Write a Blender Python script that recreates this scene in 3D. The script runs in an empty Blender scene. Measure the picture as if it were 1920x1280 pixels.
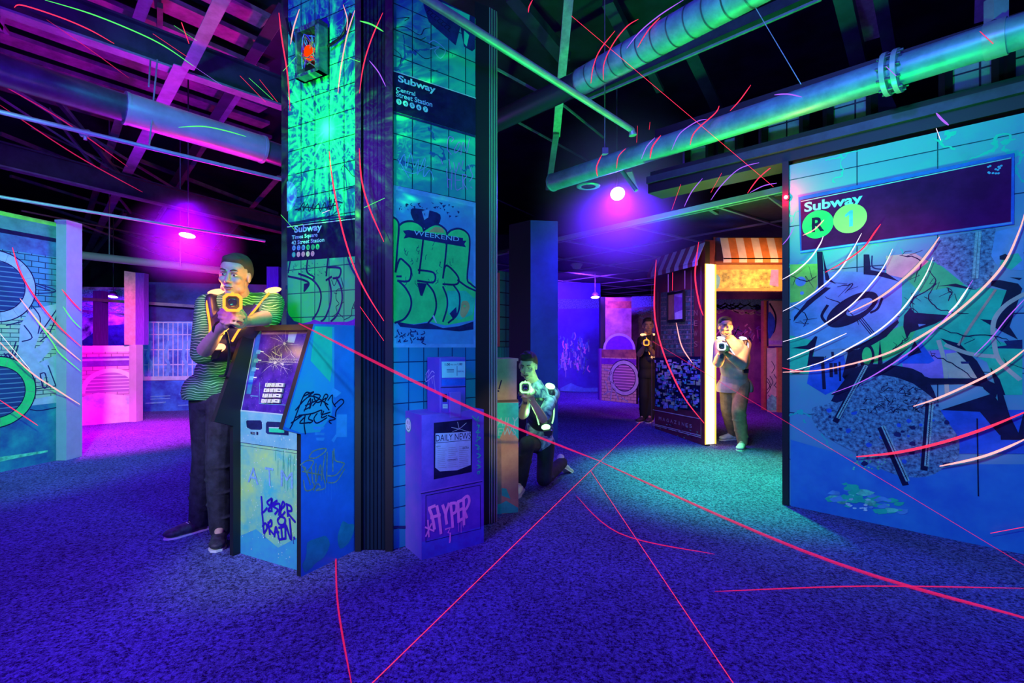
import bpy, bmesh, math, random
from mathutils import Vector, Matrix, noise
from mathutils.geometry import tessellate_polygon
random.seed(7)
S = bpy.context.scene
COL = S.collection

# ------------------------------------------------------------------ camera
F = 960.0                      # focal length in pixels of a 1920 wide frame (18 mm on 36 mm)
CZ = 1.2                       # camera height
cd = bpy.data.cameras.new('camera'); cam = bpy.data.objects.new('camera', cd); COL.objects.link(cam)
cd.lens = 18; cd.sensor_width = 36; cd.clip_start = 0.05; cd.clip_end = 200
cam.location = (0, 0, CZ); cam.rotation_euler = (math.pi/2, 0, 0)
S.camera = cam

# ------------------------------------------------------------------ world, view
W = bpy.data.worlds.new('world'); S.world = W; W.use_nodes = True
W.node_tree.nodes['Background'].inputs[0].default_value = (0.03, 0.004, 0.20, 1)
W.node_tree.nodes['Background'].inputs[1].default_value = 0.22
S.view_settings.view_transform = 'Standard'; S.view_settings.look = 'None'
S.view_settings.gamma = 1; S.view_settings.exposure = 0.0; S.view_settings.use_curve_mapping = False
S.cycles.use_denoising = True
S.cycles.max_bounces = 5; S.cycles.diffuse_bounces = 3; S.cycles.glossy_bounces = 3
S.cycles.volume_bounces = 0; S.cycles.transparent_max_bounces = 12
S.cycles.sample_clamp_indirect = 4

def lamp(name, kind, loc, target, color, power, size=0.1, angle=60, blend=0.5):
    d = bpy.data.lights.new(name, kind); d.color = color; d.energy = power
    if kind == 'SPOT':
        d.spot_size = math.radians(angle); d.spot_blend = blend; d.shadow_soft_size = size
    elif kind == 'AREA': d.size = size
    else: d.shadow_soft_size = size
    o = bpy.data.objects.new(name, d); COL.objects.link(o); o.location = loc
    if target is not None:
        o.rotation_euler = (Vector(target)-Vector(loc)).to_track_quat('-Z', 'Y').to_euler()
    return o
# violet UV floods on the ceiling, then added UV washes without fixtures
lamp('violet_flood', 'SPOT', (1.2, 5.75, 2.85), (1.0, 4.6, 0), (0.09, 0.0, 1.0), 520, .12, 150, .7)
lamp('violet_flood_left', 'SPOT', (-3.6, 5.7, 2.75), (-3.2, 4.6, 0), (0.16, 0.0, 1.0), 260, .12, 150, .7)
lamp('violet_flood_far', 'SPOT', (-7.3, 9.2, 1.95), (-7.5, 9.9, .9), (0.35, 0.0, 1.0), 260, .12, 160, .7)
lamp('violet_flood_mural', 'SPOT', (1.62, 10.2, 2.45), (1.3, 12, .6), (0.18, 0.02, 1.0), 560, .12, 160, .7)
lamp('uv_wash_front', 'AREA', (-2.2, -0.6, 3.3), (-1.9, 2.4, 0), (0.18, 0.0, 1.0), 250, 1.2)
lamp('uv_wash_front_right', 'AREA', (2.0, -0.6, 3.2), (1.4, 2.6, 0), (0.08, 0.0, 1.0), 60, 1.2)
# unseen cyan spots added to wash the printed walls
lamp('cyan_wash_pillar', 'SPOT', (0.3, -0.2, 2.5), (-0.5, 3.1, 1.75), (0.0, 1.0, 0.50), 170, .15, 50, .8)
lamp('cyan_wash_panel', 'SPOT', (-0.3, 0.6, 2.7), (2.35, 3.35, 1.30), (0.0, 1.0, 0.70), 210, .15, 60, .7)
lamp('cyan_wash_left', 'SPOT', (-1.9, 1.4, 2.6), (-4.7, 4.7, 1.2), (0.08, 1.0, 0.35), 760, .15, 52, .7)
lamp('green_on_cabinet', 'SPOT', (-2.3, 0.2, 1.9), (-1.35, 2.75, .50), (0.65, 1.0, 0.15), 300, .08, 30, .8)  # added spot to turn the cabinet front greener
lamp('magenta_on_sign', 'SPOT', (1.2, 1.3, 1.2), (2.42, 3.36, 1.66), (1.0, 0.0, 0.8), 130, .03, 24, 1.0)  # added spot standing in for the red laser's glow
lamp('violet_on_post', 'SPOT', (-2.4, 5.6, 2.2), (-4.5, 5.3, 1.2), (0.25, 0.0, 1.0), 90, .08, 60, .8)
# green and teal
lamp('teal_spot', 'SPOT', (1.95, 4.75, 2.5), (1.95, 4.55, 0), (0.0, 1.0, 0.15), 1150, .06, 66, .8)
lamp('blue_spot', 'SPOT', (2.5, 6.1, 2.45), (1.7, 2.9, 0), (0.0, 0.12, 1.0), 600, .05, 80, .5)
lamp('green_uplight', 'SPOT', (1.7, 5.0, 0.4), (1.15, 4.6, 3.0), (0.0, 1.0, 0.08), 420, .1, 86, .8)
lamp('green_uplight_near', 'SPOT', (1.85, 3.1, 1.3), (2.12, 3.32, 2.9), (0.0, 1.0, 0.08), 110, .1, 96, .8)
lamp('green_on_nozzle_pipe', 'SPOT', (0.4, 2.4, 1.0), (.5, 3.6, 3.0), (0.0, 1.0, 0.10), 260, .1, 60, .8)
lamp('green_uplight_roof', 'SPOT', (1.6, 1.0, 0.9), (2.0, 2.4, 4.2), (0.0, 1.0, 0.15), 170, .1, 80, .8)
lamp('blue_on_pipes', 'SPOT', (-0.2, 1.2, 3.9), (1.6, 3.8, 3.35), (0.08, 0.10, 1.0), 300, .1, 60, .8)
# pinks at the back left and roof
lamp('pink_back_left', 'SPOT', (-4.3, 5.9, 2.1), (-5.8, 7.7, 0.4), (1.0, 0.0, 0.60), 560, .1, 80, .8)
lamp('pink_floor_left', 'SPOT', (-4.9, 6.3, 2.4), (-5.0, 6.5, 0), (1.0, 0.0, 0.70), 1200, .1, 70, .6)  # added spot to strengthen the pink pool on the floor
lamp('magenta_roof_left', 'SPOT', (-3.2, 6.0, 1.4), (-3.4, 4.4, 4.6), (1.0, 0.0, 0.35), 250, .1, 100, .8)
lamp('violet_roof_left', 'SPOT', (-2.6, 2.0, 1.2), (-3.3, 4.8, 3.6), (0.12, 0.02, 1.0), 300, .1, 75, .8)
lamp('violet_roof_far', 'SPOT', (-4.4, 6.4, 1.9), (-3.6, 5.4, 4.3), (0.5, 0.0, 1.0), 190, .1, 130, .8)  # added spot to brighten the far roof members
lamp('teal_on_duct', 'SPOT', (-1.7, 2.6, 3.3), (-3.0, 4.85, 3.25), (0.0, 0.9, 1.0), 100, .04, 50, .8)  # added spot for teal highlights along the duct
lamp('red_pipe_light', 'SPOT', (-4.0, 8.4, 1.7), (-4.6, 8.6, 2.6), (1.0, 0.0, 0.1), 60, .1, 120, .8)
lamp('orange_in_kiosk', 'SPOT', (3.0, 5.0, 1.9), (2.2, 9.0, 1.2), (1.0, 0.40, 0.08), 130, .1, 90, .9)
lamp('pink_in_kiosk', 'SPOT', (2.8, 7.6, 2.3), (3.2, 9.0, 0.2), (0.8, 0.0, 0.9), 200, .1, 110, .9)
lamp('warm_on_kiosk_side', 'SPOT', (0.8, 4.3, 1.9), (2.1, 6.5, 1.35), (1.0, 0.42, 0.30), 60, .05, 32, .8)  # added warm spot to lift the dark kiosk side
lamp('pink_on_box', 'SPOT', (-0.5, 1.0, 1.3), (-.42, 3.0, .45), (1.0, 0.15, 0.7), 32, .03, 26, .8)  # added spot in place of the tag's fluorescent glow
lamp('warm_on_wooden_box', 'SPOT', (0.35, 2.0, 1.2), (-.06, 3.56, .6), (1.0, 0.65, 0.25), 45, .03, 24, .8)  # added warm spot to bring out the tan wood
lamp('blue_on_cabinet_side', 'SPOT', (0.5, 1.3, 1.7), (-.95, 2.82, .75), (0.05, 0.55, 1.0), 110, .06, 36, .8)  # added spot to brighten the cabinet's side print
lamp('blue_on_fence', 'SPOT', (-4.0, 6.9, 2.0), (-5.2, 9.0, .95), (0.12, 0.28, 1.0), 200, .05, 70, .8)  # added blue spot to make the fence mural more vivid
lamp('rust_on_low_wall', 'SPOT', (1.2, 8.3, 1.6), (2.1, 10.2, .9), (1.0, 0.40, 0.30), 45, .05, 60, .8)

# laser projector throwing a green ring and ray pattern on the pillar (pattern made in the lamp itself)
def gobo():
    d = bpy.data.lights.new('laser_projector_light', 'SPOT'); d.color = (1, 1, 1); d.energy = 800; d.spot_size = math.radians(56); d.spot_blend = .5; d.shadow_soft_size = 0
    o = bpy.data.objects.new('laser_projector_light', d); COL.objects.link(o); o.location = (-1.45, .9, 1.55)
    T = Vector(((615-960)/960*3.08, 3.08, 1.2+397/960*3.08)); o.rotation_euler = (T-o.location).to_track_quat('-Z', 'Y').to_euler()
    d.use_nodes = True; nt = d.node_tree; N = nt.nodes; L = nt.links; em = N['Emission']
    def M(op, a, b=None):
        n = N.new('ShaderNodeMath'); n.operation = op
        for i, v in enumerate((a, b)):
            if v is None: continue
            if hasattr(v, 'links'): L.new(v, n.inputs[i])
            else: n.inputs[i].default_value = v
        return n.outputs[0]
    tc = N.new('ShaderNodeTexCoord'); sp = N.new('ShaderNodeSeparateXYZ'); L.new(tc.outputs['Normal'], sp.inputs[0])
    u = M('DIVIDE', sp.outputs[0], sp.outputs[2]); v = M('DIVIDE', sp.outputs[1], sp.outputs[2])
    r = M('SQRT', M('ADD', M('MULTIPLY', u, u), M('MULTIPLY', v, v))); a = M('ARCTAN2', v, u)
    cb = N.new('ShaderNodeCombineXYZ'); L.new(M('COSINE', a), cb.inputs[0]); L.new(M('SINE', a), cb.inputs[1]); L.new(M('MULTIPLY', r, 2.0), cb.inputs[2])
    n1 = N.new('ShaderNodeTexNoise'); n1.inputs['Scale'].default_value = 9; n1.inputs['Detail'].default_value = 2; L.new(cb.outputs[0], n1.inputs['Vector'])
    rays = M('POWER', M('MULTIPLY', n1.outputs['Fac'], 1.75), 9)
    c2 = N.new('ShaderNodeCombineXYZ'); L.new(u, c2.inputs[0]); L.new(v, c2.inputs[1])
    n2 = N.new('ShaderNodeTexNoise'); n2.inputs['Scale'].default_value = 26; n2.inputs['Detail'].default_value = 3; n2.inputs['Distortion'].default_value = 2.5; L.new(c2.outputs[0], n2.inputs['Vector'])
    sw = M('POWER', M('SUBTRACT', 1.0, M('ABSOLUTE', M('MULTIPLY', M('SUBTRACT', n2.outputs['Fac'], .5), 8))), 5); sw = M('MAXIMUM', sw, 0)
    ring = M('POWER', M('ABSOLUTE', M('SINE', M('ADD', M('MULTIPLY', r, 155), M('MULTIPLY', n1.outputs['Fac'], 3)))), 10)
    inner = M('LESS_THAN', r, .105)
    fall = M('EXPONENT', M('MULTIPLY', M('MULTIPLY', r, r), -26)); core = M('EXPONENT', M('MULTIPLY', M('MULTIPLY', r, r), -2600))
    tot = M('ADD', M('MULTIPLY', fall, M('ADD', M('ADD', .06, M('MULTIPLY', rays, 1.5)), M('MULTIPLY', sw, 1.9))), M('MULTIPLY', inner, M('MULTIPLY', ring, 2.0)))
    tot = M('ADD', tot, M('MULTIPLY', core, 25))
    L.new(tot, em.inputs['Strength']); em.inputs['Color'].default_value = (.05, 1, .03, 1)
gobo()

# ------------------------------------------------------------------ pixel <-> place helpers (1920x1280 frame)
def P(x, y, d): return Vector(((x-960)/F*d, d, CZ-(y-640)/F*d))
def PZ(x, y, z):               # where the ray through a pixel meets height z
    return P(x, y, (CZ-z)*F/(y-640))
def FL(x, y): return PZ(x, y, 0)

# ------------------------------------------------------------------ materials
MATS = {}
def _new(name):
    m = bpy.data.materials.new(name); m.use_nodes = True; MATS[name] = m
    nt = m.node_tree; return m, nt, nt.nodes['Principled BSDF']
def mat(name, col, rough=.6, metal=0, emit=None, es=0, var=0, vscale=12, bump=0, bscale=60, coord='Object', col2=None, alpha=None, spec=.5, detail=4):
    if name in MATS: return MATS[name]
    m, nt, b = _new(name); N = nt.nodes; L = nt.links
    b.inputs['Base Color'].default_value = (*col, 1); b.inputs['Roughness'].default_value = rough
    b.inputs['Metallic'].default_value = metal; b.inputs['Specular IOR Level'].default_value = spec
    if emit: b.inputs['Emission Color'].default_value = (*emit, 1); b.inputs['Emission Strength'].default_value = es
    if alpha is not None: b.inputs['Alpha'].default_value = alpha
    tc = N.new('ShaderNodeTexCoord')
    if var or col2:
        n = N.new('ShaderNodeTexNoise'); n.inputs['Scale'].default_value = vscale; n.inputs['Detail'].default_value = detail
        n.inputs['Roughness'].default_value = .65
        L.new(tc.outputs[coord], n.inputs['Vector'])
        r = N.new('ShaderNodeValToRGB'); r.color_ramp.elements[0].position = .36; r.color_ramp.elements[1].position = .64
        c2 = col2 or tuple(c*(1-var) for c in col)
        r.color_ramp.elements[0].color = (*c2, 1); r.color_ramp.elements[1].color = (*col, 1)
        L.new(n.outputs['Fac'], r.inputs[0]); L.new(r.outputs[0], b.inputs['Base Color'])
    if bump:
        n = N.new('ShaderNodeTexNoise'); n.inputs['Scale'].default_value = bscale; n.inputs['Detail'].default_value = 3
        L.new(tc.outputs[coord], n.inputs['Vector'])
        bp = N.new('ShaderNodeBump'); bp.inputs['Strength'].default_value = bump; bp.inputs['Distance'].default_value = .01
        L.new(n.outputs['Fac'], bp.inputs['Height']); L.new(bp.outputs[0], b.inputs['Normal'])
    return m
def tilemat(name, c1, c2, mortar, bw, bh, off=0.0, msize=.004, stain=(.02,.05,.08), stain_amt=.5, sscale=3, rough=.55, vstreak=False, crack=0):
    """printed tile or brick board, driven by the wall's own metre UV"""
    if name in MATS: return MATS[name]
    m, nt, b = _new(name); N = nt.nodes; L = nt.links
    uv = N.new('ShaderNodeUVMap'); uv.uv_map = 'UVMap'
    bt = N.new('ShaderNodeTexBrick'); bt.offset = off; bt.inputs['Scale'].default_value = 1
    bt.inputs['Brick Width'].default_value = bw; bt.inputs['Row Height'].default_value = bh
    bt.inputs['Mortar Size'].default_value = msize; bt.inputs['Mortar Smooth'].default_value = 0.2
    bt.inputs['Color1'].default_value = (*c1, 1); bt.inputs['Color2'].default_value = (*c2, 1); bt.inputs['Mortar'].default_value = (*mortar, 1)
    L.new(uv.outputs[0], bt.inputs['Vector'])
    mp = N.new('ShaderNodeMapping'); mp.inputs['Scale'].default_value = (4 if vstreak else 1, .35 if vstreak else 1, 1)
    L.new(uv.outputs[0], mp.inputs[0])
    n = N.new('ShaderNodeTexNoise'); n.inputs['Scale'].default_value = sscale; n.inputs['Detail'].default_value = 8; n.inputs['Roughness'].default_value = .7
    L.new(mp.outputs[0], n.inputs['Vector'])
    r = N.new('ShaderNodeMapRange'); r.inputs[1].default_value = .5; r.inputs[2].default_value = .75; r.inputs[4].default_value = stain_amt
    L.new(n.outputs['Fac'], r.inputs[0])
    mx = N.new('ShaderNodeMix'); mx.data_type = 'RGBA'; mx.inputs[7].default_value = (*stain, 1)
    L.new(r.outputs[0], mx.inputs[0]); L.new(bt.outputs[0], mx.inputs[6])
    out = mx.outputs[2]
    if crack:
        n2 = N.new('ShaderNodeTexNoise'); n2.inputs['Scale'].default_value = 5; n2.inputs['Detail'].default_value = 6
        L.new(uv.outputs[0], n2.inputs['Vector'])
        ad = N.new('ShaderNodeMix'); ad.data_type = 'RGBA'; ad.inputs[0].default_value = .22
        L.new(uv.outputs[0], ad.inputs[6]); L.new(n2.outputs['Color'], ad.inputs[7])
        vo = N.new('ShaderNodeTexVoronoi'); vo.feature = 'DISTANCE_TO_EDGE'; vo.inputs['Scale'].default_value = crack
        L.new(ad.outputs[2], vo.inputs['Vector'])
        lt = N.new('ShaderNodeMath'); lt.operation = 'LESS_THAN'; lt.inputs[1].default_value = .012
        L.new(vo.outputs['Distance'], lt.inputs[0])
        n3 = N.new('ShaderNodeTexNoise'); n3.inputs['Scale'].default_value = 2.2; L.new(uv.outputs[0], n3.inputs['Vector'])
        gt = N.new('ShaderNodeMath'); gt.operation = 'GREATER_THAN'; gt.inputs[1].default_value = .53; L.new(n3.outputs['Fac'], gt.inputs[0])
        mu = N.new('ShaderNodeMath'); mu.operation = 'MULTIPLY'; L.new(lt.outputs[0], mu.inputs[0]); L.new(gt.outputs[0], mu.inputs[1])
        m2 = N.new('ShaderNodeMix'); m2.data_type = 'RGBA'; m2.inputs[7].default_value = (*stain, 1)
        L.new(mu.outputs[0], m2.inputs[0]); L.new(out, m2.inputs[6]); out = m2.outputs[2]
    L.new(out, b.inputs['Base Color']); b.inputs['Roughness'].default_value = rough; b.inputs['Specular IOR Level'].default_value = .15
    return m
def glow(name, col, s):
    if name in MATS: return MATS[name]
    m = bpy.data.materials.new(name); m.use_nodes = True; MATS[name] = m
    nt = m.node_tree; nt.nodes.clear()
    e = nt.nodes.new('ShaderNodeEmission'); e.inputs[0].default_value = (*col, 1); e.inputs[1].default_value = s
    o = nt.nodes.new('ShaderNodeOutputMaterial'); nt.links.new(e.outputs[0], o.inputs[0])
    return m
def beam_mat(name, col, s, t):
    """laser trail drawn as a glowing tube: part emission, part clear"""
    m = glow(name, col, s); nt = m.node_tree
    if len(nt.nodes) > 2: return m
    e, o = nt.nodes[0], nt.nodes[1]
    tr = nt.nodes.new('ShaderNodeBsdfTransparent'); mx = nt.nodes.new('ShaderNodeMixShader'); mx.inputs[0].default_value = 1-t
    nt.links.new(tr.outputs[0], mx.inputs[1]); nt.links.new(e.outputs[0], mx.inputs[2]); nt.links.new(mx.outputs[0], o.inputs[0])
    return m

BLACK = mat('matt_black_paint', (.006, .006, .012), .5)
DARKMET = mat('dark_steel', (.03, .03, .06), .35, .6, var=.4)

# ------------------------------------------------------------------ mesh collector
def smooth_pts(pts, n=6, closed=False):
    pts = [Vector(p) for p in pts]
    if len(pts) < 3: return pts
    out = []; m = len(pts)
    rng = range(m if closed else m-1)
    for i in rng:
        if closed: a, b, c, d = pts[i-1], pts[i], pts[(i+1) % m], pts[(i+2) % m]
        else: a, b, c, d = pts[max(i-1, 0)], pts[i], pts[i+1], pts[min(i+2, m-1)]
        for k in range(n):
            t = k/n
            out.append(.5*((2*b)+(c-a)*t+(2*a-5*b+4*c-d)*t*t+(3*b-a-3*c+d)*t**3))
    if not closed: out.append(pts[-1])
    return out
def frame(d):
    d = Vector(d).normalized(); up = Vector((0, 0, 1)) if abs(d.z) < .95 else Vector((1, 0, 0))
    r = d.cross(up).normalized(); return r, r.cross(d).normalized()

ROOTS = {}
class MB:
    def __init__(s): s.v = []; s.f = []; s.m = []; s.uv = {}; s.mats = []; s.sm = []
    def mi(s, m):
        if m not in s.mats: s.mats.append(m)
        return s.mats.index(m)
    def add(s, vs, fs, m, smooth=False, uvs=None):
        o = len(s.v); s.v += [Vector(v) for v in vs]; k = s.mi(m)
        if uvs:
            for i, u in enumerate(uvs): s.uv[o+i] = u
        for f in fs: s.f.append([o+i for i in f]); s.m.append(k); s.sm.append(smooth)
        return s
    def box(s, lo, hi, m, M=None):
        x0, y0, z0 = lo; x1, y1, z1 = hi
        vs = [(x0,y0,z0),(x1,y0,z0),(x1,y1,z0),(x0,y1,z0),(x0,y0,z1),(x1,y0,z1),(x1,y1,z1),(x0,y1,z1)]
        if M is not None: vs = [M @ Vector(v) for v in vs]
        return s.add(vs, [(0,3,2,1),(4,5,6,7),(0,1,5,4),(1,2,6,5),(2,3,7,6),(3,0,4,7)], m)
    def beam(s, a, b, w, h, m, roll=0):
        a, b = Vector(a), Vector(b); r, u = frame(b-a)
        if roll:
            q = Matrix.Rotation(roll, 3, (b-a).normalized()); r = q @ r; u = q @ u
        vs = [p+r*sx*w/2+u*sz*h/2 for p in (a, b) for sx, sz in ((-1,-1),(1,-1),(1,1),(-1,1))]
        return s.add(vs, [(0,1,2,3),(7,6,5,4),(0,4,5,1),(1,5,6,2),(2,6,7,3),(3,7,4,0)], m)
    def tube(s, pts, r, m, n=12, cap=True, smooth=True):
        pts = [Vector(p) for p in pts]; k = len(pts); rr = r if isinstance(r, (list, tuple)) else [r]*k
        vs = []; pr = None
        for i, p in enumerate(pts):
            d = (pts[min(i+1, k-1)]-pts[max(i-1, 0)])
            if d.length < 1e-9: d = Vector((0,0,1))
            R, U = frame(d)
            if pr is not None:
                dd = d.normalized(); R2 = (pr-dd*pr.dot(dd))
                if R2.length > 1e-6: R = R2.normalized(); U = R.cross(dd)
            pr = R
            for j in range(n):
                a = 2*math.pi*j/n; vs.append(p+(R*math.cos(a)+U*math.sin(a))*rr[i])
        fs = []
        for i in range(k-1):
            for j in range(n):
                a, b = i*n+j, i*n+(j+1) % n; fs.append((a, b, b+n, a+n))
        s.add(vs, fs, m, smooth)
        if cap: s.add(vs[:n], [tuple(range(n))[::-1]], m); s.add(vs[-n:], [tuple(range(n))], m)
        return s
    def lathe(s, c, axis, prof, m, n=24, smooth=True):
        """prof: (radius, height along axis)"""
        c = Vector(c); ax = Vector(axis).normalized(); R, U = frame(ax); vs = []; fs = []
        for r, h in prof:
            for j in range(n):
                a = 2*math.pi*j/n; vs.append(c+ax*h+(R*math.cos(a)+U*math.sin(a))*max(r, 1e-5))
        for i in range(len(prof)-1):
            for j in range(n):
                a, b = i*n+j, i*n+(j+1) % n; fs.append((a, b, b+n, a+n))
        return s.add(vs, fs, m, smooth)
    def ell(s, c, r, m, M=None, n=16, k=10):
        vs = []; fs = []; c = Vector(c)
        if not isinstance(r, (tuple, list)): r = (r, r, r)
        for i in range(k+1):
            t = math.pi*i/k
            for j in range(n):
                a = 2*math.pi*j/n; v = Vector((math.sin(t)*math.cos(a)*r[0], math.sin(t)*math.sin(a)*r[1], math.cos(t)*r[2]))
                vs.append(c+((M @ v) if M is not None else v))
        for i in range(k):
            for j in range(n):
                a, b = i*n+j, i*n+(j+1) % n; fs.append((a, a+n, b+n, b))
        return s.add(vs, fs, m, True)
    def prism(s, poly, vec, m):
        poly = [Vector(p) for p in poly]; vec = Vector(vec); n = len(poly)
        tri = tessellate_polygon([poly])
        s.add(poly+[p+vec for p in poly], [tuple(t) for t in tri]+[tuple(n+i for i in reversed(t)) for t in tri], m)
        return s.add(poly+[p+vec for p in poly], [(i, (i+1) % n, n+(i+1) % n, n+i) for i in range(n)], m)
    def build(s, name, parent=None, bevel=0):
        me = bpy.data.meshes.new(name)
        if parent is not None: off = ROOTS[parent.name]
        else:
            xs = [v.x for v in s.v]; ys = [v.y for v in s.v]
            off = Vector(((min(xs)+max(xs))/2, (min(ys)+max(ys))/2, min(v.z for v in s.v)))
        me.from_pydata([v-off for v in s.v], [], s.f)
        for mt in s.mats: me.materials.append(mt)
        me.polygons.foreach_set('material_index', s.m); me.polygons.foreach_set('use_smooth', s.sm)
        ul = me.uv_layers.new(name='UVMap')
        for lp in me.loops:
            if lp.vertex_index in s.uv: ul.data[lp.index].uv = s.uv[lp.vertex_index]
        me.update()
        o = bpy.data.objects.new(name, me); COL.objects.link(o); o.location = (0,0,0) if parent is not None else off
        ROOTS[o.name] = off
        if parent is not None: o.parent = parent
        if bevel:
            bv = o.modifiers.new('bevel', 'BEVEL'); bv.width = bevel; bv.segments = 2; bv.limit_method = 'ANGLE'; bv.angle_limit = .7
        return o
def thing(name, loc, label, cat, group=None):
    o = bpy.data.objects.new(name, None); COL.objects.link(o); o.location = loc; o.empty_display_size = .1
    ROOTS[o.name] = Vector(loc); return tag(o, label, cat, group)
def tag(o, label, cat, group=None):
    o['label'] = label; o['category'] = cat
    if group: o['group'] = group
    return o
def structure(o): o['kind'] = 'structure'; return o

# ------------------------------------------------------------------ text in mesh form
_fc = {}
def text_mesh(txt, bold=0):
    if (txt, bold) in _fc: return _fc[(txt, bold)]
    cu = bpy.data.curves.new('t', 'FONT'); cu.body = txt; cu.size = 1; cu.offset = bold; cu.resolution_u = 3
    ob = bpy.data.objects.new('t', cu); COL.objects.link(ob)
    dg = bpy.context.evaluated_depsgraph_get(); dg.update()
    me = bpy.data.meshes.new_from_object(ob.evaluated_get(dg))
    vs = [(v.co.x, v.co.y) for v in me.vertices]; fs = [tuple(p.vertices) for p in me.polygons]
    bpy.data.objects.remove(ob); bpy.data.meshes.remove(me); bpy.data.curves.remove(cu)
    x0 = min(v[0] for v in vs); x1 = max(v[0] for v in vs); y0 = min(v[1] for v in vs); y1 = max(v[1] for v in vs)
    vs = [((a-x0)/(x1-x0), (b-y0)/(y1-y0)) for a, b in vs]
    _fc[(txt, bold)] = (vs, fs, (x1-x0)/(y1-y0)); return _fc[(txt, bold)]

class Wall:
    """a printed board: plane through O along unit u and up v; local coordinates in metres"""
    def __init__(s, O, u, v=(0,0,1), n=None):
        s.O = Vector(O); s.u = Vector(u).normalized(); s.v = Vector(v).normalized()
        s.n = s.u.cross(s.v).normalized()
        if (Vector((0,0,CZ))-s.O).dot(s.n) < 0: s.n = -s.n
    def loc(s, x, y):
        r = P(x, y, 1)-Vector((0,0,CZ)); t = (s.O-Vector((0,0,CZ))).dot(s.n)/r.dot(s.n)
        p = Vector((0,0,CZ))+r*t-s.O; return (p.dot(s.u), p.dot(s.v))
    def pt(s, a, b, h=0): return s.O+s.u*a+s.v*b+s.n*h
class Print:
    """everything printed on one board, laid as thin layers of one mesh"""
    def __init__(s, wall, mb, step=.00004): s.w = wall; s.mb = mb; s.k = 0; s.step = step; s.crop = (0, 0, 1)
    def C(s, x0, y0, sc): s.crop = (x0, y0, sc); return s
    def L(s, p): x0, y0, sc = s.crop; return s.w.loc(x0+p[0]*sc, y0+p[1]*sc)
    def _lay(s, vs, fs, m):
        s.k += 0 if getattr(s, 'hold', False) else 1; h = .0008+s.k*s.step
        s.mb.add([s.w.pt(a, b, h) for a, b in vs], fs, m, False, vs)
    def polyL(s, pts, m, smooth=0):
        pts = [Vector((a, b, 0)) for a, b in pts]
        if smooth: pts = smooth_pts(pts, smooth, True)
        tri = tessellate_polygon([pts])
        s._lay([(p.x, p.y) for p in pts], [tuple(t) for t in tri], m)
    def poly(s, pts, m, smooth=0): s.polyL([s.L(p) for p in pts], m, smooth)
    def strokeL(s, pts, w, m, smooth=5, taper=0):
        pts = [Vector((a, b, 0)) for a, b in pts]
        if smooth and len(pts) > 2: pts = smooth_pts(pts, smooth)
        vs = []; n = len(pts)
        for i, p in enumerate(pts):
            d = pts[min(i+1, n-1)]-pts[max(i-1, 0)]; d = d.normalized() if d.length else Vector((1,0,0)); q = Vector((-d.y, d.x, 0))
            ww = w/2
            if taper: ww *= max(.15, min(1, 1.0-taper*abs(2*i/(n-1)-1)**2))
            e = -d*w*.25 if i == 0 else (d*w*.25 if i == n-1 else Vector((0,0,0)))
            vs += [(p+q*ww+e).to_2d()[:], (p-q*ww+e).to_2d()[:]]
        s._lay(vs, [(2*i, 2*i+1, 2*i+3, 2*i+2) for i in range(n-1)], m)
    def stroke(s, pts, w, m, smooth=5, taper=0): s.strokeL([s.L(p) for p in pts], w, m, smooth, taper)
    def ring(s, c, ro, ri, m, n=48, a0=0, a1=360, sx=1):
        vs = []; k = n
        for i in range(k+1):
            a = math.radians(a0+(a1-a0)*i/k); vs += [(c[0]+ro*math.cos(a)*sx, c[1]+ro*math.sin(a)), (c[0]+ri*math.cos(a)*sx, c[1]+ri*math.sin(a))]
        s._lay(vs, [(2*i, 2*i+1, 2*i+3, 2*i+2) for i in range(k)], m)
    def disc(s, c, r, m, n=28, sx=1): s.polyL([(c[0]+r*sx*math.cos(2*math.pi*i/n), c[1]+r*math.sin(2*math.pi*i/n)) for i in range(n)], m)
    def textL(s, txt, a, b, m, bold=0, size=None):
        """text filling the box between local corners a (lower left) and b (upper right)"""
        vs, fs, asp = text_mesh(txt, bold)
        if len(txt) == 1 and asp < .5: vs = [(.5+(x-.5)*asp/.62, y) for x, y in vs]
        s._lay([(a[0]+x*(b[0]-a[0]), a[1]+y*(b[1]-a[1])) for x, y in vs], fs, m)
    def textQ(s, txt, bl, br, tl, m, bold=0):
        """text from pixel corners: bottom left, bottom right, top left"""
        vs, fs, asp = text_mesh(txt, bold)
        if len(txt) == 1 and asp < .5: vs = [(.5+(x-.5)*asp/.62, y) for x, y in vs]
        A, B, T = s.L(bl), s.L(br), s.L(tl)
        s._lay([(A[0]+x*(B[0]-A[0])+y*(T[0]-A[0]), A[1]+x*(B[1]-A[1])+y*(T[1]-A[1])) for x, y in vs], fs, m)
def slab(mb, wall, pts, th, m, mside=BLACK):
    """board of thickness th behind the plane, outline pts in local metres; front face carries metre UVs"""
    tri = tessellate_polygon([[Vector((a, b, 0)) for a, b in pts]]); n = len(pts)
    fr = [wall.pt(a, b) for a, b in pts]; bk = [wall.pt(a, b, -th) for a, b in pts]
    mb.add(fr, [tuple(t) for t in tri], m, False, list(pts))
    mb.add(bk, [tuple(reversed(t)) for t in tri], mside)
    mb.add(fr+bk, [(i, (i+1) % n, n+(i+1) % n, n+i) for i in range(n)], mside)
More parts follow.
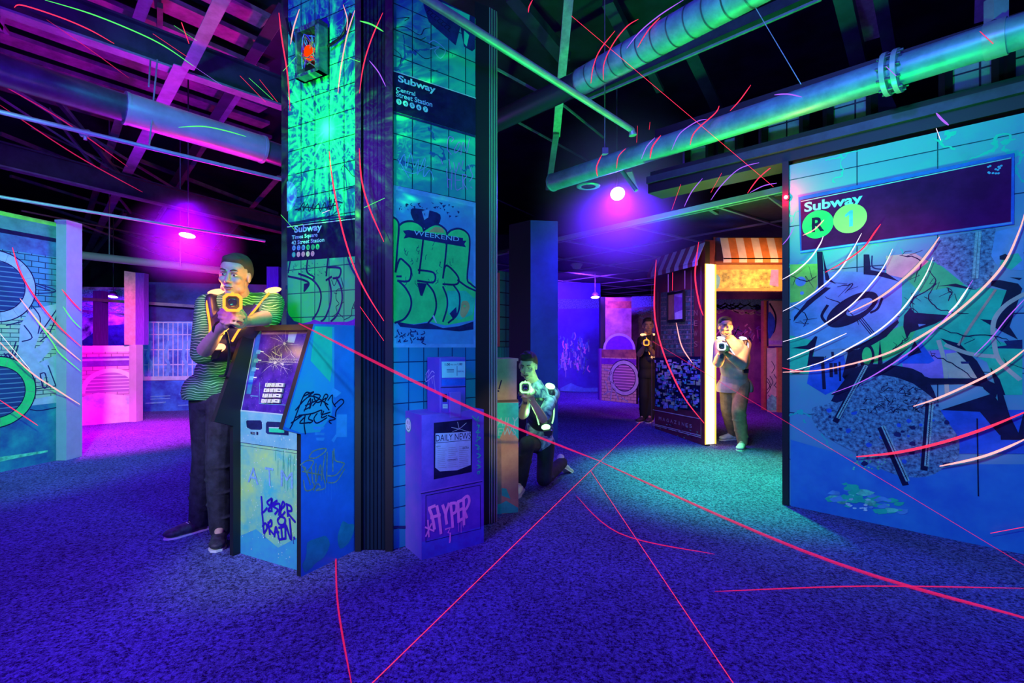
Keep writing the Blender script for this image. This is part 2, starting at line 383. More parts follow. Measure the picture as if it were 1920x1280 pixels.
# ------------------------------------------------------------------ carpet
def carpet():
    m, nt, b = _new('carpet'); N = nt.nodes; L = nt.links
    tc = N.new('ShaderNodeTexCoord')
    n = N.new('ShaderNodeTexNoise'); n.inputs['Scale'].default_value = 75; n.inputs['Detail'].default_value = 3; n.inputs['Roughness'].default_value = .8
    L.new(tc.outputs['Object'], n.inputs['Vector'])
    r = N.new('ShaderNodeValToRGB'); e = r.color_ramp.elements
    e[0].position = .38; e[0].color = (.018, .008, .07, 1); e[1].position = .64; e[1].color = (.26, .30, .85, 1)
    L.new(n.outputs['Fac'], r.inputs[0])
    n2 = N.new('ShaderNodeTexNoise'); n2.inputs['Scale'].default_value = 1.1; n2.inputs['Detail'].default_value = 4
    L.new(tc.outputs['Object'], n2.inputs['Vector'])
    mr = N.new('ShaderNodeMapRange'); mr.inputs[1].default_value = .3; mr.inputs[2].default_value = .7; mr.inputs[3].default_value = .65; mr.inputs[4].default_value = 1
    L.new(n2.outputs['Fac'], mr.inputs[0])
    mx = N.new('ShaderNodeMix'); mx.data_type = 'RGBA'; mx.blend_type = 'MULTIPLY'; mx.inputs[0].default_value = 1
    L.new(r.outputs[0], mx.inputs[6]); L.new(mr.outputs[0], mx.inputs[7]); L.new(mx.outputs[2], b.inputs['Base Color'])
    b.inputs['Roughness'].default_value = .95; b.inputs['Specular IOR Level'].default_value = .15
    n3 = N.new('ShaderNodeTexNoise'); n3.inputs['Scale'].default_value = 160; L.new(tc.outputs['Object'], n3.inputs['Vector'])
    bp = N.new('ShaderNodeBump'); bp.inputs['Strength'].default_value = .8; bp.inputs['Distance'].default_value = .02
    L.new(n3.outputs['Fac'], bp.inputs['Height']); L.new(bp.outputs[0], b.inputs['Normal'])
    return m
CARPET = carpet()
q = MB(); q.box((-14, -3, -.1), (12, 18, 0), CARPET); structure(q.build('floor'))
WDARK = mat('dark_wall', (.03, .03, .07), .8, var=.5, vscale=1.5)
for nm, lo, hi in (('wall_back', (-14, 17, 0), (12, 17.2, 5)), ('wall_left', (-14.2, -3, 0), (-14, 17.2, 5)),
                   ('wall_right', (12, -3, 0), (12.2, 17.2, 5)), ('wall_front', (-14, -3.2, 0), (12, -3, 5))):
    q = MB(); q.box(lo, hi, WDARK); structure(q.build(nm))

# ------------------------------------------------------------------ roof of the warehouse, turned 45 degrees to the camera
dA = Vector((-1, 1, 0)).normalized(); dB = Vector((.61, .79, 0)).normalized()
ROOF = mat('roof_sheet', (.020, .022, .05), .6, var=.7, vscale=2)
WOOD_R = mat('roof_board', (.42, .30, .30), .7, var=.5, vscale=5)
STEEL = mat('painted_steel', (.30, .30, .38), .5, .2, var=.4, vscale=6)
GRB = mat('pale_insulation', (.55, .6, .5), .8, var=.3, vscale=20)
STEEL_D = mat('painted_steel_dark', (.05, .05, .09), .5, .2, var=.4, vscale=6)
q = MB(); q.box((-14, -3, 4.75), (12, 17.2, 4.85), ROOF); structure(q.build('ceiling'))
ntrim = [0]
def trim(mb):
    ntrim[0] += 1; return structure(mb.build('trim_%d' % ntrim[0]))
# roof boards on the left between the rafters, lying in direction B
for i in range(15):
    o = Vector((-2.0-.52*i*.79, 1.2+.52*i*.61, 4.62)) + dB*(-1.5)
    L_ = 10
    while L_ > .5 and (lambda v: v.y > .3 and v.x/v.y*F+960 > 505)(o+dB*L_): L_ -= .1
    q = MB(); q.beam(o, o+dB*L_, .26, .05, WOOD_R); trim(q)
def bm(p1, d1, p2, d2, w, h, m, roll=0):
    q = MB(); q.beam(P(*p1, d1), P(*p2, d2), w, h, m, roll); return trim(q)
def bz(p1, z1, p2, z2, w, h, m, roll=0):
    q = MB(); q.beam(PZ(*p1, z1), PZ(*p2, z2), w, h, m, roll); return trim(q)
def angle_bar(p1, z1, p2, z2, w, m, m2=None):
    """steel angle: one flat flange and one standing flange"""
    a, b = PZ(*p1, z1), PZ(*p2, z2); r, u = frame(b-a); q = MB()
    q.beam(a, b, w, .008, m); q.beam(a+r*(w/2)+u*w*.5, b+r*(w/2)+u*w*.5, .008, w, m2 or m); return trim(q)
# long I-girders on the left (web dark, lit bottom flange given a lighter steel colour)
def girder(p1, z1, p2, z2, w, h):
    a, b = PZ(*p1, z1), PZ(*p2, z2); q = MB(); up = Vector((0, 0, 1))
    q.beam(a, b, w, .02, STEEL); q.beam(a+up*h/2, b+up*h/2, .02, h, STEEL_D); q.beam(a+up*h, b+up*h, w, .02, STEEL_D); return trim(q)
girder((-60, 0), 3.75, (560, 212), 3.75, .13, .30)
girder((-60, 298), 3.25, (560, 444), 3.25, .12, .28)
# rafters / truss angles in direction A on the left
angle_bar((425, -20), 3.7, (352, 128), 3.7, .10, STEEL)
angle_bar((340, 124), 3.72, (165, 470), 3.3, .12, STEEL)
angle_bar((535, 10), 4.3, (318, 355), 4.1, .12, STEEL_D, STEEL)
angle_bar((478, 130), 4.3, (300, 400), 4.1, .08, STEEL)
angle_bar((280, -20), 4.4, (236, 100), 4.4, .10, STEEL)
angle_bar((230, 205), 4.2, (160, 420), 3.9, .10, STEEL)
angle_bar((525, 330), 3.9, (400, 470), 3.6, .09, STEEL)
angle_bar((400, 250), 4.3, (290, 420), 4.0, .06, STEEL)
angle_bar((90, 170), 4.2, (235, 345), 3.8, .05, STEEL_D, STEEL)
angle_bar((90, 205), 4.2, (245, 400), 3.6, .03, STEEL)
angle_bar((150, 510), 2.95, (235, 400), 3.6, .06, STEEL)
for a, za, b, zb, w in (((-20, 140), 4.0, (500, 460), 3.9, .03), ((-20, 170), 4.0, (260, 350), 3.7, .02), ((40, 395), 3.4, (420, 470), 3.4, .025),
                        ((60, 240), 4.2, (460, 420), 4.2, .02), ((150, 420), 3.2, (520, 560), 3.1, .03), ((260, 300), 4.4, (520, 400), 4.4, .06),
                        ((300, 60), 4.6, (300, 10), 4.5, .05), ((120, 420), 3.6, (440, 520), 3.6, .04), ((60, 380), 3.9, (430, 500), 3.9, .05),
                        ((0, 250), 4.3, (330, 380), 4.3, .05), ((20, 330), 4.4, (380, 440), 4.4, .05)):
    bz(a, za, b, zb, w, w, STEEL)
# triangle brace top left corner
bz((0, 55), 3.9, (12, 5), 3.9, .03, .03, STEEL); bz((-10, 30), 3.9, (14, 62), 3.9, .03, .03, STEEL)
# far beams over the back left bays
bm((150, 560), 8.5, (380, 575), 8.8, .05, .05, STEEL); bm((150, 582), 9.2, (240, 590), 9.2, .04, .04, STEEL)
# struts and rafters over the centre and right
bz((1068, -20), 4.3, (1043, 255), 3.6, .085, .03, GRB); bz((1043, 250), 3.6, (1028, 355), 3.2, .07, .03, STEEL)
bz((960, -10), 4.6, (1060, 110), 4.4, .14, .1, STEEL_D); bz((1140, 0), 4.6, (1190, 100), 4.4, .12, .1, STEEL_D)
bz((1286, 78), 4.3, (1350, 214), 4.1, .13, .05, STEEL_D, 0); bz((1213, 120), 4.3, (1238, 170), 4.2, .09, .05, STEEL_D)
bz((1578, -20), 4.2, (1612, 125), 3.9, .13, .12, STEEL_D); bz((1650, -20), 4.2, (1672, 110), 3.9, .10, .12, STEEL_D)
bz((1618, -25), 4.3, (1634, 72), 4.2, .20, .03, GRB)
bz((1840, -20), 4.2, (1838, 40), 4.0, .08, .05, STEEL)
bz((1520, -12), 3.95, (1095, 178), 3.95, .09, .09, STEEL_D); bz((1540, -2), 3.8, (1095, 190), 3.8, .02, .02, STEEL)
bz((1640, 160), 3.6, (1660, 205), 3.3, .16, .05, STEEL_D)
bz((1180, 320), 3.1, (1193, 358), 3.0, .06, .03, STEEL)
for k, (a, b) in enumerate((((918, 122), (1060, 200)), ((1060, 200), (1132, 258)), ((918, 200), (1100, 300)), ((918, 368), (1000, 405)))):
    bz(a, 3.9, b, 3.85, .02, .02, STEEL)
# knee wall over the printed panels on the right: header box, posts and clerestory panes
HD = mat('header_paint', (.006, .007, .014), .55)
def edge(x, z, off=0):          # point on the 45 degree header line seen at pixel column x
    # line X+Y = 5.78 (+off)
    r = (x-960)/F; y = (5.78+off)/(1+r); return Vector((r*y, y, z))
q = MB(); a, b = edge(1960, 0), edge(1215, 0)
dn = (b-a).normalized(); nn = Vector((dn.y, -dn.x, 0));
if nn.y < 0: nn = -nn
def hbox(z0, z1, d0, d1, m, xa=2050, xb=1215):
    q = MB(); a, b = edge(xa, 0), edge(xb, 0)
    q.prism([a+nn*d0+Vector((0,0,z0)), b+nn*d0+Vector((0,0,z0)), b+nn*d0+Vector((0,0,z1)), a+nn*d0+Vector((0,0,z1))], nn*(d1-d0), m); return q
trim(hbox(2.52, 2.60, 0, .25, HD)); trim(hbox(2.60, 2.66, -.03, .2, STEEL_D)); trim(hbox(2.66, 2.72, .04, .25, HD)); trim(hbox(3.0, 3.12, .12, .34, HD))
PANE = tilemat('wired_glass', (.30, .60, .36), (.22, .50, .32), (.02, .03, .03), .16, .16, 0, .006, (.05, .08, .07), .7, 5, .25)
wn = 0
for x0, x1 in ((1272, 1316), (1335, 1372), (1418, 1496), (1542, 1626), (1768, 1872), (1888, 1990)):
    wn += 1; A, B = edge(x0, 2.72)+nn*.18, edge(x1, 2.72)+nn*.18
    w = Wall(A, B-A); L_ = (B-A).length; q = MB(); slab(q, w, [(0, 0), (L_, 0), (L_, .28), (0, .28)], .02, PANE)
    for s_ in (0, L_): q.beam(w.pt(s_, 0, .03), w.pt(s_, .28, .03), .05, .05, HD)
    structure(q.build('window_%d' % wn))
# suspended ceiling grid over the middle bay
CEIL = mat('ceiling_tile_black', (.035, .035, .05), .8, var=.4)
GRID = mat('ceiling_grid', (.30, .32, .36), .5)
gA, gB = PZ(1040, 450, 2.62), PZ(1520, 343, 2.62)
gd = (gA-gB).normalized(); gn = Vector((gd.y, -gd.x, 0)); gn = gn if gn.y > 0 else -gn
q = MB(); q.prism([gB-gd*3, gA+gd*8, gA+gd*8+gn*9, gB-gd*3+gn*9], (0, 0, .03), CEIL); trim(q)
for i in range(8):
    a = gA+gn*(.1+1.12*i); q = MB(); q.beam(a+gd*8+Vector((0,0,-.012)), a-gd*6+Vector((0,0,-.012)), .03, .02, GRID); trim(q)
for i in range(12):
    a = gA-gd*(.1+1.15*(i-6)); q = MB(); q.beam(a+Vector((0,0,-.014)), a+gn*10+Vector((0,0,-.014)), .03, .02, GRID); trim(q)
q = MB(); q.beam(gA+Vector((0,0,.0)), gB-gd*.5+Vector((0,0,.0)), .035, .055, mat('grid_edge_beam', (.5, .55, .5), .5)); trim(q)
bz((1435, 362), 2.64, (1480, 395), 2.45, .05, .03, STEEL); bz((1320, 385), 2.64, (1345, 400), 2.6, .04, .03, STEEL)

# ------------------------------------------------------------------ ducts and pipes (things)
GALV = mat('galvanised_duct', (.55, .58, .66), .3, .35, var=.25, vscale=3)
GALV_D = mat('dark_duct', (.16, .17, .24), .32, .6, var=.4, vscale=4)
PIPE = mat('painted_pipe', (.42, .45, .55), .38, .3, var=.25, vscale=8)
PIPEB = mat('old_pipe', (.26, .42, .55), .42, .3, var=.35, vscale=7)
def pipe(name, a, b, r, m, label, cat, group=None, n=20):
    q = MB(); q.tube([a, b], r, m, n); return tag(q.build(name), label, cat, group)
a, b = P(-60, 112, 3.6), P(236, 203, 4.35)
t = thing('ventilation_duct', a, 'round metal ventilation duct under the roof at upper left', 'duct')
q = MB(); q.tube([a, b], .115, GALV_D, 28); q.build('dark_section', t)
a2, b2 = b, P(492, 280, 5.2)
q = MB(); q.tube([a2, b2], .133, GALV, 28); ax = (b2-a2).normalized(); q.tube([b2-ax*.012, b2+ax*.012], .139, GALV, 28); q.tube([a2-ax*.012, a2+ax*.012], .139, GALV, 28); o = q.build('bright_section', t); o['label'] = 'shiny galvanised section'
q = MB(); q.tube([b2, P(600, 316, 5.6)], .11, GALV_D, 28); q.build('end_section', t)
a, b = P(-40, 200, 3.5), P(560, 344, 5.1)
t = thing('sprinkler_pipe', a, 'thin teal sprinkler pipe hung below the round duct at left', 'pipe')
q = MB(); q.tube([a, b], .017, PIPE, 14); q.build('pipe', t)
for (x0, y0), (x1, y1) in (((295, 112), (280, 272)), ((282, 112), (279, 162))):
    q = MB(); q.tube([P(x0, y0, 4.6), P(x1, y1, 4.32)], .007, PIPE, 8); q.build('hanger_rod', t)
q = MB(); c = P(160, 250, 3.95); q.tube([c-Vector((.03,0,0)), c+Vector((.03,0,0))], .028, PIPE, 12); q.tube([c, c-Vector((0,0,.05))], .012, PIPE, 8); q.build('sprinkler_head', t)
pipe('conduit', P(-40, 362, 4.3), P(497, 452, 6.0), .014, PIPE, 'long thin conduit crossing above the left mural wall', 'conduit')
t = thing('red_lit_pipe', P(150, 480, 8.0), 'far horizontal pipe glowing magenta above the back left bay', 'pipe')
q = MB(); q.tube([P(150, 478, 8.0), P(420, 508, 8.6)], .062, mat('far_pipe', (.6, .5, .5), .4, .2), 16); q.build('pipe', t)
for x, y in ((205, 484), (338, 499)): q = MB(); c = P(x, y, 8.2); q.tube([c, Vector((c.x, c.y, 4.75))], .010, STEEL, 8); q.build('hanger_rod', t)
a, b = P(790, -8, 2.66), P(1184, 243, 4.36); a = a-(b-a)*1.2
t = thing('nozzle_pipe', a, 'green lit straight pipe ending in a small elbow nozzle', 'pipe')
q = MB(); q.tube([a, b], .025, PIPE, 16); q.build('pipe', t)
q = MB(); q.tube([b, b+Vector((.01, .0, -.035))], .027, PIPE, 14); q.tube([b+Vector((.01, 0, -.035)), b+Vector((.012, 0, -.05))], .033, PIPE, 14); q.build('nozzle', t)
# spiral duct
a, b, c = P(1480, -60, 3.15), P(1092, 152, 4.75), P(880, 252, 5.9); a = a-(b-a)*1.3
t = thing('spiral_duct', a, 'segmented spiral duct with green underside above the middle', 'duct')
q = MB(); q.tube([a, b], .118, PIPEB, 32); ax = (b-a).normalized(); Ln = (b-a).length
for i in range(30): p = a+ax*(Ln*i/29.0); q.tube([p-ax*.006, p+ax*.006], .122, GALV_D, 32, cap=False)
q.build('spiral_section', t)
q = MB(); q.tube([b, c], .105, mat('blackened_duct', (.04, .04, .07), .4, .4), 24); q.build('dark_end_section', t)
# big flanged pipe on the right
a, m_, b = P(2080, 5, 2.45), P(1708, 128, 3.35), P(1036, 342, 5.44)
ax = (b-a).normalized()
t = thing('flanged_pipe', b, 'thick blue painted pipe with bolted flange crossing upper right', 'pipe')
q = MB(); q.tube([a, b], .088, PIPEB, 32); q.tube([b-ax*.012, b+ax*.004], .094, PIPEB, 32); q.build('pipe', t)
c = a+ax*((m_-a).dot(ax)); q = MB()
for s_ in (-.028, .028): q.tube([c+ax*(s_-.013), c+ax*(s_+.013)], .128, GALV, 28)
R, U = frame(ax)
for i in range(10):
    an = 2*math.pi*i/10; p = c+(R*math.cos(an)+U*math.sin(an))*.112; q.tube([p-ax*.06, p+ax*.06], .009, GALV_D, 8)
q.build('flange', t)
c = a+ax*((P(1882, 70, 2.9)-a).dot(ax)); q = MB(); q.tube([c-ax*.045, c+ax*.045], .097, PIPE, 24); q.box(c+Vector((-.04,-.03,.09)), c+Vector((.04,.03,.22)), PIPE); q.build('bracket', t)
q = MB(); q.tube([P(1160, 312, 5.0), P(1193, 357, 4.9)], .02, PIPE, 10); q.build('branch_stub', t)
# hanging ring
rc = P(1103, 350, 5.3); t = thing('hanging_ring', rc, 'flat metal ring hanging under the end of the thick pipe', 'ring')
q = MB(); q.lathe(rc, (0, .0, 1), [(.075, 0), (.12, 0), (.12, .012), (.075, .012), (.075, 0)], PIPE, 28); q.build('ring', t)
q = MB(); q.tube([rc+Vector((0, .0, .01)), rc+Vector((.02, 0, .1))], .004, STEEL, 6); q.build('wire', t)
p = P(1134, 284, 5.1); t = thing('hanging_cable', p, 'thin hanging cable with small junction box beside the nozzle pipe', 'cable')
q = MB(); q.tube([p, Vector((p.x, p.y, 4.75))], .006, STEEL, 6); q.build('cable', t)
q = MB(); q.box(p-Vector((.03,.03,.03)), p+Vector((.03,.03,.03)), STEEL); q.build('junction_box', t)
q = MB(); q.tube([P(1402, -10, 3.4), P(1502, 158, 3.2)], .003, PIPE, 6); tag(q.build('steel_wire'), 'taut pale steel wire running from the spiral duct to the thick pipe', 'wire')

# ------------------------------------------------------------------ flood lamps
LENS_V = glow('violet_lens', (.9, .4, 1.0), 25)
def flood(c, r, label, tilt=(0, 0, -1), wire=.5):
    c = Vector(c); t = thing('flood_lamp', c, label, 'lamp', None); ax = Vector(tilt).normalized()
    q = MB(); q.lathe(c, -ax, [(.0, r*1.1), (r*.5, r*1.05), (r*.9, r*.5), (r*1.05, 0), (r*1.0, 0)], STEEL_D, 20); q.build('housing', t)
    q = MB(); q.lathe(c+ax*.002, ax, [(.0, 0.0), (r*.95, 0), (r*.5, .012), (0, .015)], LENS_V, 20); q.build('lens', t)
    q = MB(); q.tube([c-ax*r, c-ax*r+Vector((0, 0, wire))], .008, STEEL_D, 6); q.build('bracket', t)
flood(P(1158, 363, 5.9), .085, 'bright violet flood lamp hanging below the thick pipe', (-.05, -.75, -.65), 1.80)
flood(P(351, 441, 5.9), .085, 'violet flood lamp hanging over the left bays', (0, -.22, -1), 2.3)
flood(P(211, 556, 9.6), .085, 'small far violet flood lamp in the back left bay', (0, -.2, -1), 2.63)
flood(P(1116, 557, 10.6), .09, 'small violet flood lamp above the blue mural', (0, -.2, -1), .40)
flood(P(921, 524, 8.6), .08, 'small pink lamp seen behind the pillar edge', (0, -.2, -1), .31)
q = MB(); c = PZ(1081, 494, 2.62); q.lathe(c, (0, 0, -1), [(.11, 0), (.11, .03), (.09, .05), (.07, .09), (.0, .1)], mat('detector_plastic', (.6, .7, .7), .4), 20)
tag(q.build('smoke_detector'), 'white round smoke detector on the dark ceiling grid', 'detector')

# haze hanging round the two near flood lamps
def haze(c, r, dens, label, col=(1, .12, .9)):
    m = bpy.data.materials.new('haze'); m.use_nodes = True; nt = m.node_tree; nt.nodes.clear()
    v = nt.nodes.new('ShaderNodeVolumeScatter'); v.inputs['Color'].default_value = (*col, 1)
    tc = nt.nodes.new('ShaderNodeTexCoord'); gr = nt.nodes.new('ShaderNodeTexGradient'); gr.gradient_type = 'QUADRATIC_SPHERE'; mp = nt.nodes.new('ShaderNodeMapping'); mp.inputs['Location'].default_value = (0, 0, -1.0); mp.inputs['Scale'].default_value = (1/r, 1/r, 1/r)
    nt.links.new(tc.outputs['Object'], mp.inputs[0]); nt.links.new(mp.outputs[0], gr.inputs[0]); mu = nt.nodes.new('ShaderNodeMath'); mu.operation = 'MULTIPLY'; mu.inputs[1].default_value = dens; nt.links.new(gr.outputs['Fac'], mu.inputs[0]); nt.links.new(mu.outputs[0], v.inputs['Density'])
    o = nt.nodes.new('ShaderNodeOutputMaterial'); nt.links.new(v.outputs[0], o.inputs['Volume'])
    q = MB(); q.ell(c, r, m, n=28, k=18); ob = tag(q.build('haze'), label, 'haze'); ob['kind'] = 'stuff'
haze(P(1160, 372, 5.85), 1.15, 2.8, 'violet haze glowing round the bright flood lamp')
haze(P(351, 458, 5.85), .65, 1.6, 'violet haze glowing under the left flood lamp')
# ------------------------------------------------------------------ print inks
def ink(name, col, var=.25, vs=9, rough=.5, bump=0): return mat('ink_'+name, col, rough, var=var, vscale=vs, coord='UV', bump=bump, bscale=40, spec=.12)
NAVY = ink('navy', (.012, .012, .07), .5); NAVY2 = ink('navy_mid', (.02, .03, .16), .5)
GREEN = ink('green', (.04, .85, .20), .2); TEAL = ink('teal', (.03, .75, .38), .25); SKY = ink('sky', (.15, .45, .75), .25)
LIME = ink('lime', (.25, .95, .12), .25); PALE = ink('pale', (.45, .62, .70), .2); LILAC = ink('lilac', (.45, .25, .8), .3)
CREAM = ink('cream', (.65, .65, .45), .2); OCHRE = ink('ochre', (.55, .50, .18), .3); WHITE = ink('white', (.80, .85, .85), .15)
SIGNT = ink('sign_text', (.30, .62, .75), .1); BLUE = ink('blue', (.03, .15, .75), .3); PINK = ink('pink', (.95, .50, .75), .1)
PURP = ink('purple', (.18, .04, .55), .3); GREYI = ink('grey_ink', (.25, .3, .35), .3); ROCK = mat('ink_rock', (.16, .45, .60), .6, coord='UV', col2=(.008, .015, .10), vscale=45, detail=9)
TILE = tilemat('pillar_tile', (.03, .42, .34), (.02, .36, .32), (.003, .03, .05), .125, .15, 0, .0035, (.02, .12, .30), .6, 4, crack=2.2)
TILE_G = tilemat('pillar_tile_green', (.04, .85, .20), (.04, .80, .18), (.01, .15, .10), .125, .15, 0, .0035, (.03, .55, .45), .5, 6)
WTILE = tilemat('panel_tile', (.14, .34, .52), (.16, .42, .50), (.003, .03, .08), .42, .34, 0, .0035, (.03, .60, .45), .6, 1.6, crack=3.0)
BRICK = tilemat('mural_brick', (.35, .70, .45), (.30, .60, .60), (.02, .08, .10), .11, .045, .5, .004, (.02, .20, .40), .75, 2.4)
BRICK_P = tilemat('mural_brick_pink', (.55, .42, .60), (.45, .32, .55), (.2, .05, .2), .14, .06, .5, .004, (.3, .2, .5), .6, 2)
POLY = tilemat('ribbed_polycarbonate', (.008, .018, .04), (.006, .014, .03), (.001, .002, .008), .022, 9.0, 0, .004, (.02, .03, .08), .3, 2, .3)

def P2(x, d): return Vector(((x-960)/F*d, d, 0))
# ================================================================== central pillar
PA, PB, PC, PD = Vector((-.885, 2.95, 0)), Vector((-.69, 2.95, 0)), Vector((-.241, 3.31, 0)), Vector((-1.422, 3.25, 0))
PC2, PD2 = Vector((-.150, 3.37, 0)), Vector((-1.50, 3.33, 0)); PH = 3.285
pil = thing('pillar', Vector((-.8, 3.4, 0)), 'tall central pillar clad in printed subway tile boards', 'pillar')
# core
q = MB(); inset = Vector((0, .03, 0))
q.prism([PA+inset, PB+inset, PC+inset, Vector((-.235, 3.36, 0)), Vector((-.25, 3.95, 0)), Vector((-1.45, 3.95, 0)), PD2+inset, PD+inset], (0, 0, PH), mat('pillar_core', (.02, .02, .05), .6)); q.build('core', pil)
# corner strips: ribbed sheet + black trims
q = MB(); w = Wall(PA, PB-PA); slab(q, w, [(.02, 0), (.17, 0), (.17, 3.5), (.02, 3.5)], .02, POLY); q.build('corner_sheet', pil)
q = MB(); q.box((PA.x-.012, 2.925, 0), (PA.x+.022, 2.975, 3.5), BLACK); q.build('edge_trim', pil)
q = MB(); q.box((PB.x-.035, 2.925, 0), (PB.x+.008, 2.975, 3.5), BLACK); q.build('edge_trim', pil)
GLOSSY = mat('gloss_black_edge', (.03, .03, .06), .15, .2)
q = MB(); q.prism([PC, PC2, PC2+Vector((.0,.06,0)), PC+Vector((.0,.06,0))], (0, 0, 3.4), BLACK); q.build('edge_trim', pil)
ET = mat('aluminium_edge', (.55, .55, .6), .3, .6)
q = MB(); q.prism([PC2, PC2+Vector((.05, .045, 0)), PC2+Vector((.05, .12, 0)), PC2+Vector((0, .12, 0))], (0, 0, 3.4), ET)
for k in range(3): p = PC2+Vector((.01+.016*k, .004+.0145*k, 0)); q.beam(p, p+Vector((0, 0, 3.4)), .004, .006, BLACK)
o = q.build('metal_edge', pil); o['label'] = 'ribbed aluminium edge lit green'
q = MB(); q.prism([PD2, PD, PD+Vector((.02,.3,0)), PD2+Vector((0,.3,0))], (0, 0, 3.5), GLOSSY); q.build('edge_trim', pil)

# right face -------------------------------------------------------
wr = Wall(PB+Vector((.004,-.002,0)), PC-PB); LR = (PC-PB).length
q = MB(); slab(q, wr, [(0, 0), (LR, 0), (LR, PH), (0, PH)], .02, TILE)
p = Print(wr, q)
p.polyL([(0, 0), (LR, 0), (LR, 1.19), (0, 1.19)], tilemat('lower_tile', (.02, .26, .42), (.015, .20, .38), (.002, .02, .08), .10, .12, 0, .0035, (.01, .10, .40), .5, 3)); p.C(500, 0, .21875)
p.poly([(1345, 50), (1340, 0), (1500, 0), (1785, 150), (1785, 420), (1760, 440), (1690, 400), (1660, 230), (1620, 390), (1390, 190)], NAVY2)
p.poly([(1500, 20), (1740, 130), (1735, 200), (1560, 160), (1500, 100)], TEAL); p.poly([(1690, 260), (1735, 300), (1715, 400), (1690, 370)], TEAL)
for i in range(7): c = (1380+30*i, 90+25*i); p.stroke([(c[0]-12, c[1]-25), (c[0]+15, c[1]-5), (c[0]-8, c[1]+15), (c[0]+10, c[1]+35)], .005, NAVY)
p.stroke([(1390, 370), (1440, 350), (1530, 430), (1490, 500), (1440, 440), (1480, 400), (1400, 420)], .006, SKY)
for cr in ([(1080, 250), (1180, 230), (1310, 300), (1350, 250), (1400, 240)], [(1090, 420), (1150, 480), (1140, 560)], [(1180, 390), (1250, 420), (1350, 500), (1420, 490)], [(1280, 320), (1320, 340), (1360, 320)], [(1390, 600), (1430, 610), (1470, 600)], [(1110, 160), (1220, 150), (1180, 180)]):
    p.stroke(cr, .004, NAVY, 5, .6)
p.poly([(1075, 605), (1790, 845), (1790, 1160), (1075, 950)], NAVY); p.stroke([(1080, 606), (1790, 842)], .006, PALE, 0)
p.textQ('Subway', (1125, 718), (1447, 816), (1125, 640), SIGNT, .03)
p.textQ('Central', (1107, 780), (1272, 825), (1107, 742), SIGNT, .02)
p.textQ('Street Station', (1107, 828), (1418, 918), (1107, 782), SIGNT, .02)
for i, ch in enumerate('34567'):
    c = p.L((1132+57*i, 872+16.5*i)); p.disc(c, .017, SIGNT); p.textL(ch, (c[0]-.007, c[1]-.010), (c[0]+.007, c[1]+.010), NAVY)
p.poly([(1080, 955), (1785, 1160), (1785, 1180), (1080, 975)], NAVY2)
p.C(500, 260, .2968)
sc = [(835, 160), (870, 100), (880, 190), (910, 90), (930, 180), (960, 130), (950, 230), (1000, 120), (990, 240), (1030, 200), (1055, 260)]
p.stroke(sc, .006, SKY); p.stroke([(850, 190), (930, 220), (1020, 170)], .005, SKY); p.stroke([(830, 130), (900, 250)], .005, SKY)
for s_ in ([(1165, 20), (1180, 0), (1150, -10), (1140, 60), (1165, 100)], [(1185, 60), (1190, 90), (1220, 60), (1215, 20), (1190, 60)], [(1225, 100), (1240, 20), (1262, 90), (1280, 0)],
           [(1150, 130), (1160, 190)], [(1180, 150), (1195, 210), (1215, 150), (1225, 200), (1240, 140)], [(1135, 190), (1145, 310)], [(1170, 200), (1165, 320)], [(1140, 255), (1168, 262)],
           [(1190, 215), (1195, 320), (1230, 310)], [(1192, 262), (1222, 262)], [(1235, 225), (1240, 320)], [(1235, 225), (1262, 235), (1240, 270), (1265, 320)], [(1285, 200), (1300, 235), (1280, 270)], [(1288, 305), (1296, 312)], [(1275, 165), (1290, 205)], [(1100, 130), (1110, 160)]):
    p.stroke(s_, .0055, LILAC, 4)
# framed poster
p.C(720, 340, .25)
p.poly([(62, 25), (685, 160), (685, 1245), (62, 1245)], SKY); p.poly([(88, 65), (670, 192), (670, 1220), (88, 1215)], mat('poster_paper', (.05, .36, .62), .5, coord='UV', col2=(.06, .26, .50), vscale=7, detail=8))
p.poly([(200, 210), (320, 215), (420, 250), (400, 330), (300, 350), (230, 310)], NAVY2, 3); p.poly([(280, 220), (340, 210), (330, 270), (300, 290)], SKY)
p.hold = True
for k in range(40): x, y = random.uniform(100, 560), random.uniform(150, 260); p.poly([(x, y), (x+random.uniform(8, 30), y+random.uniform(-8, 12)), (x+random.uniform(0, 20), y+random.uniform(8, 24))], NAVY2)
p.hold = False
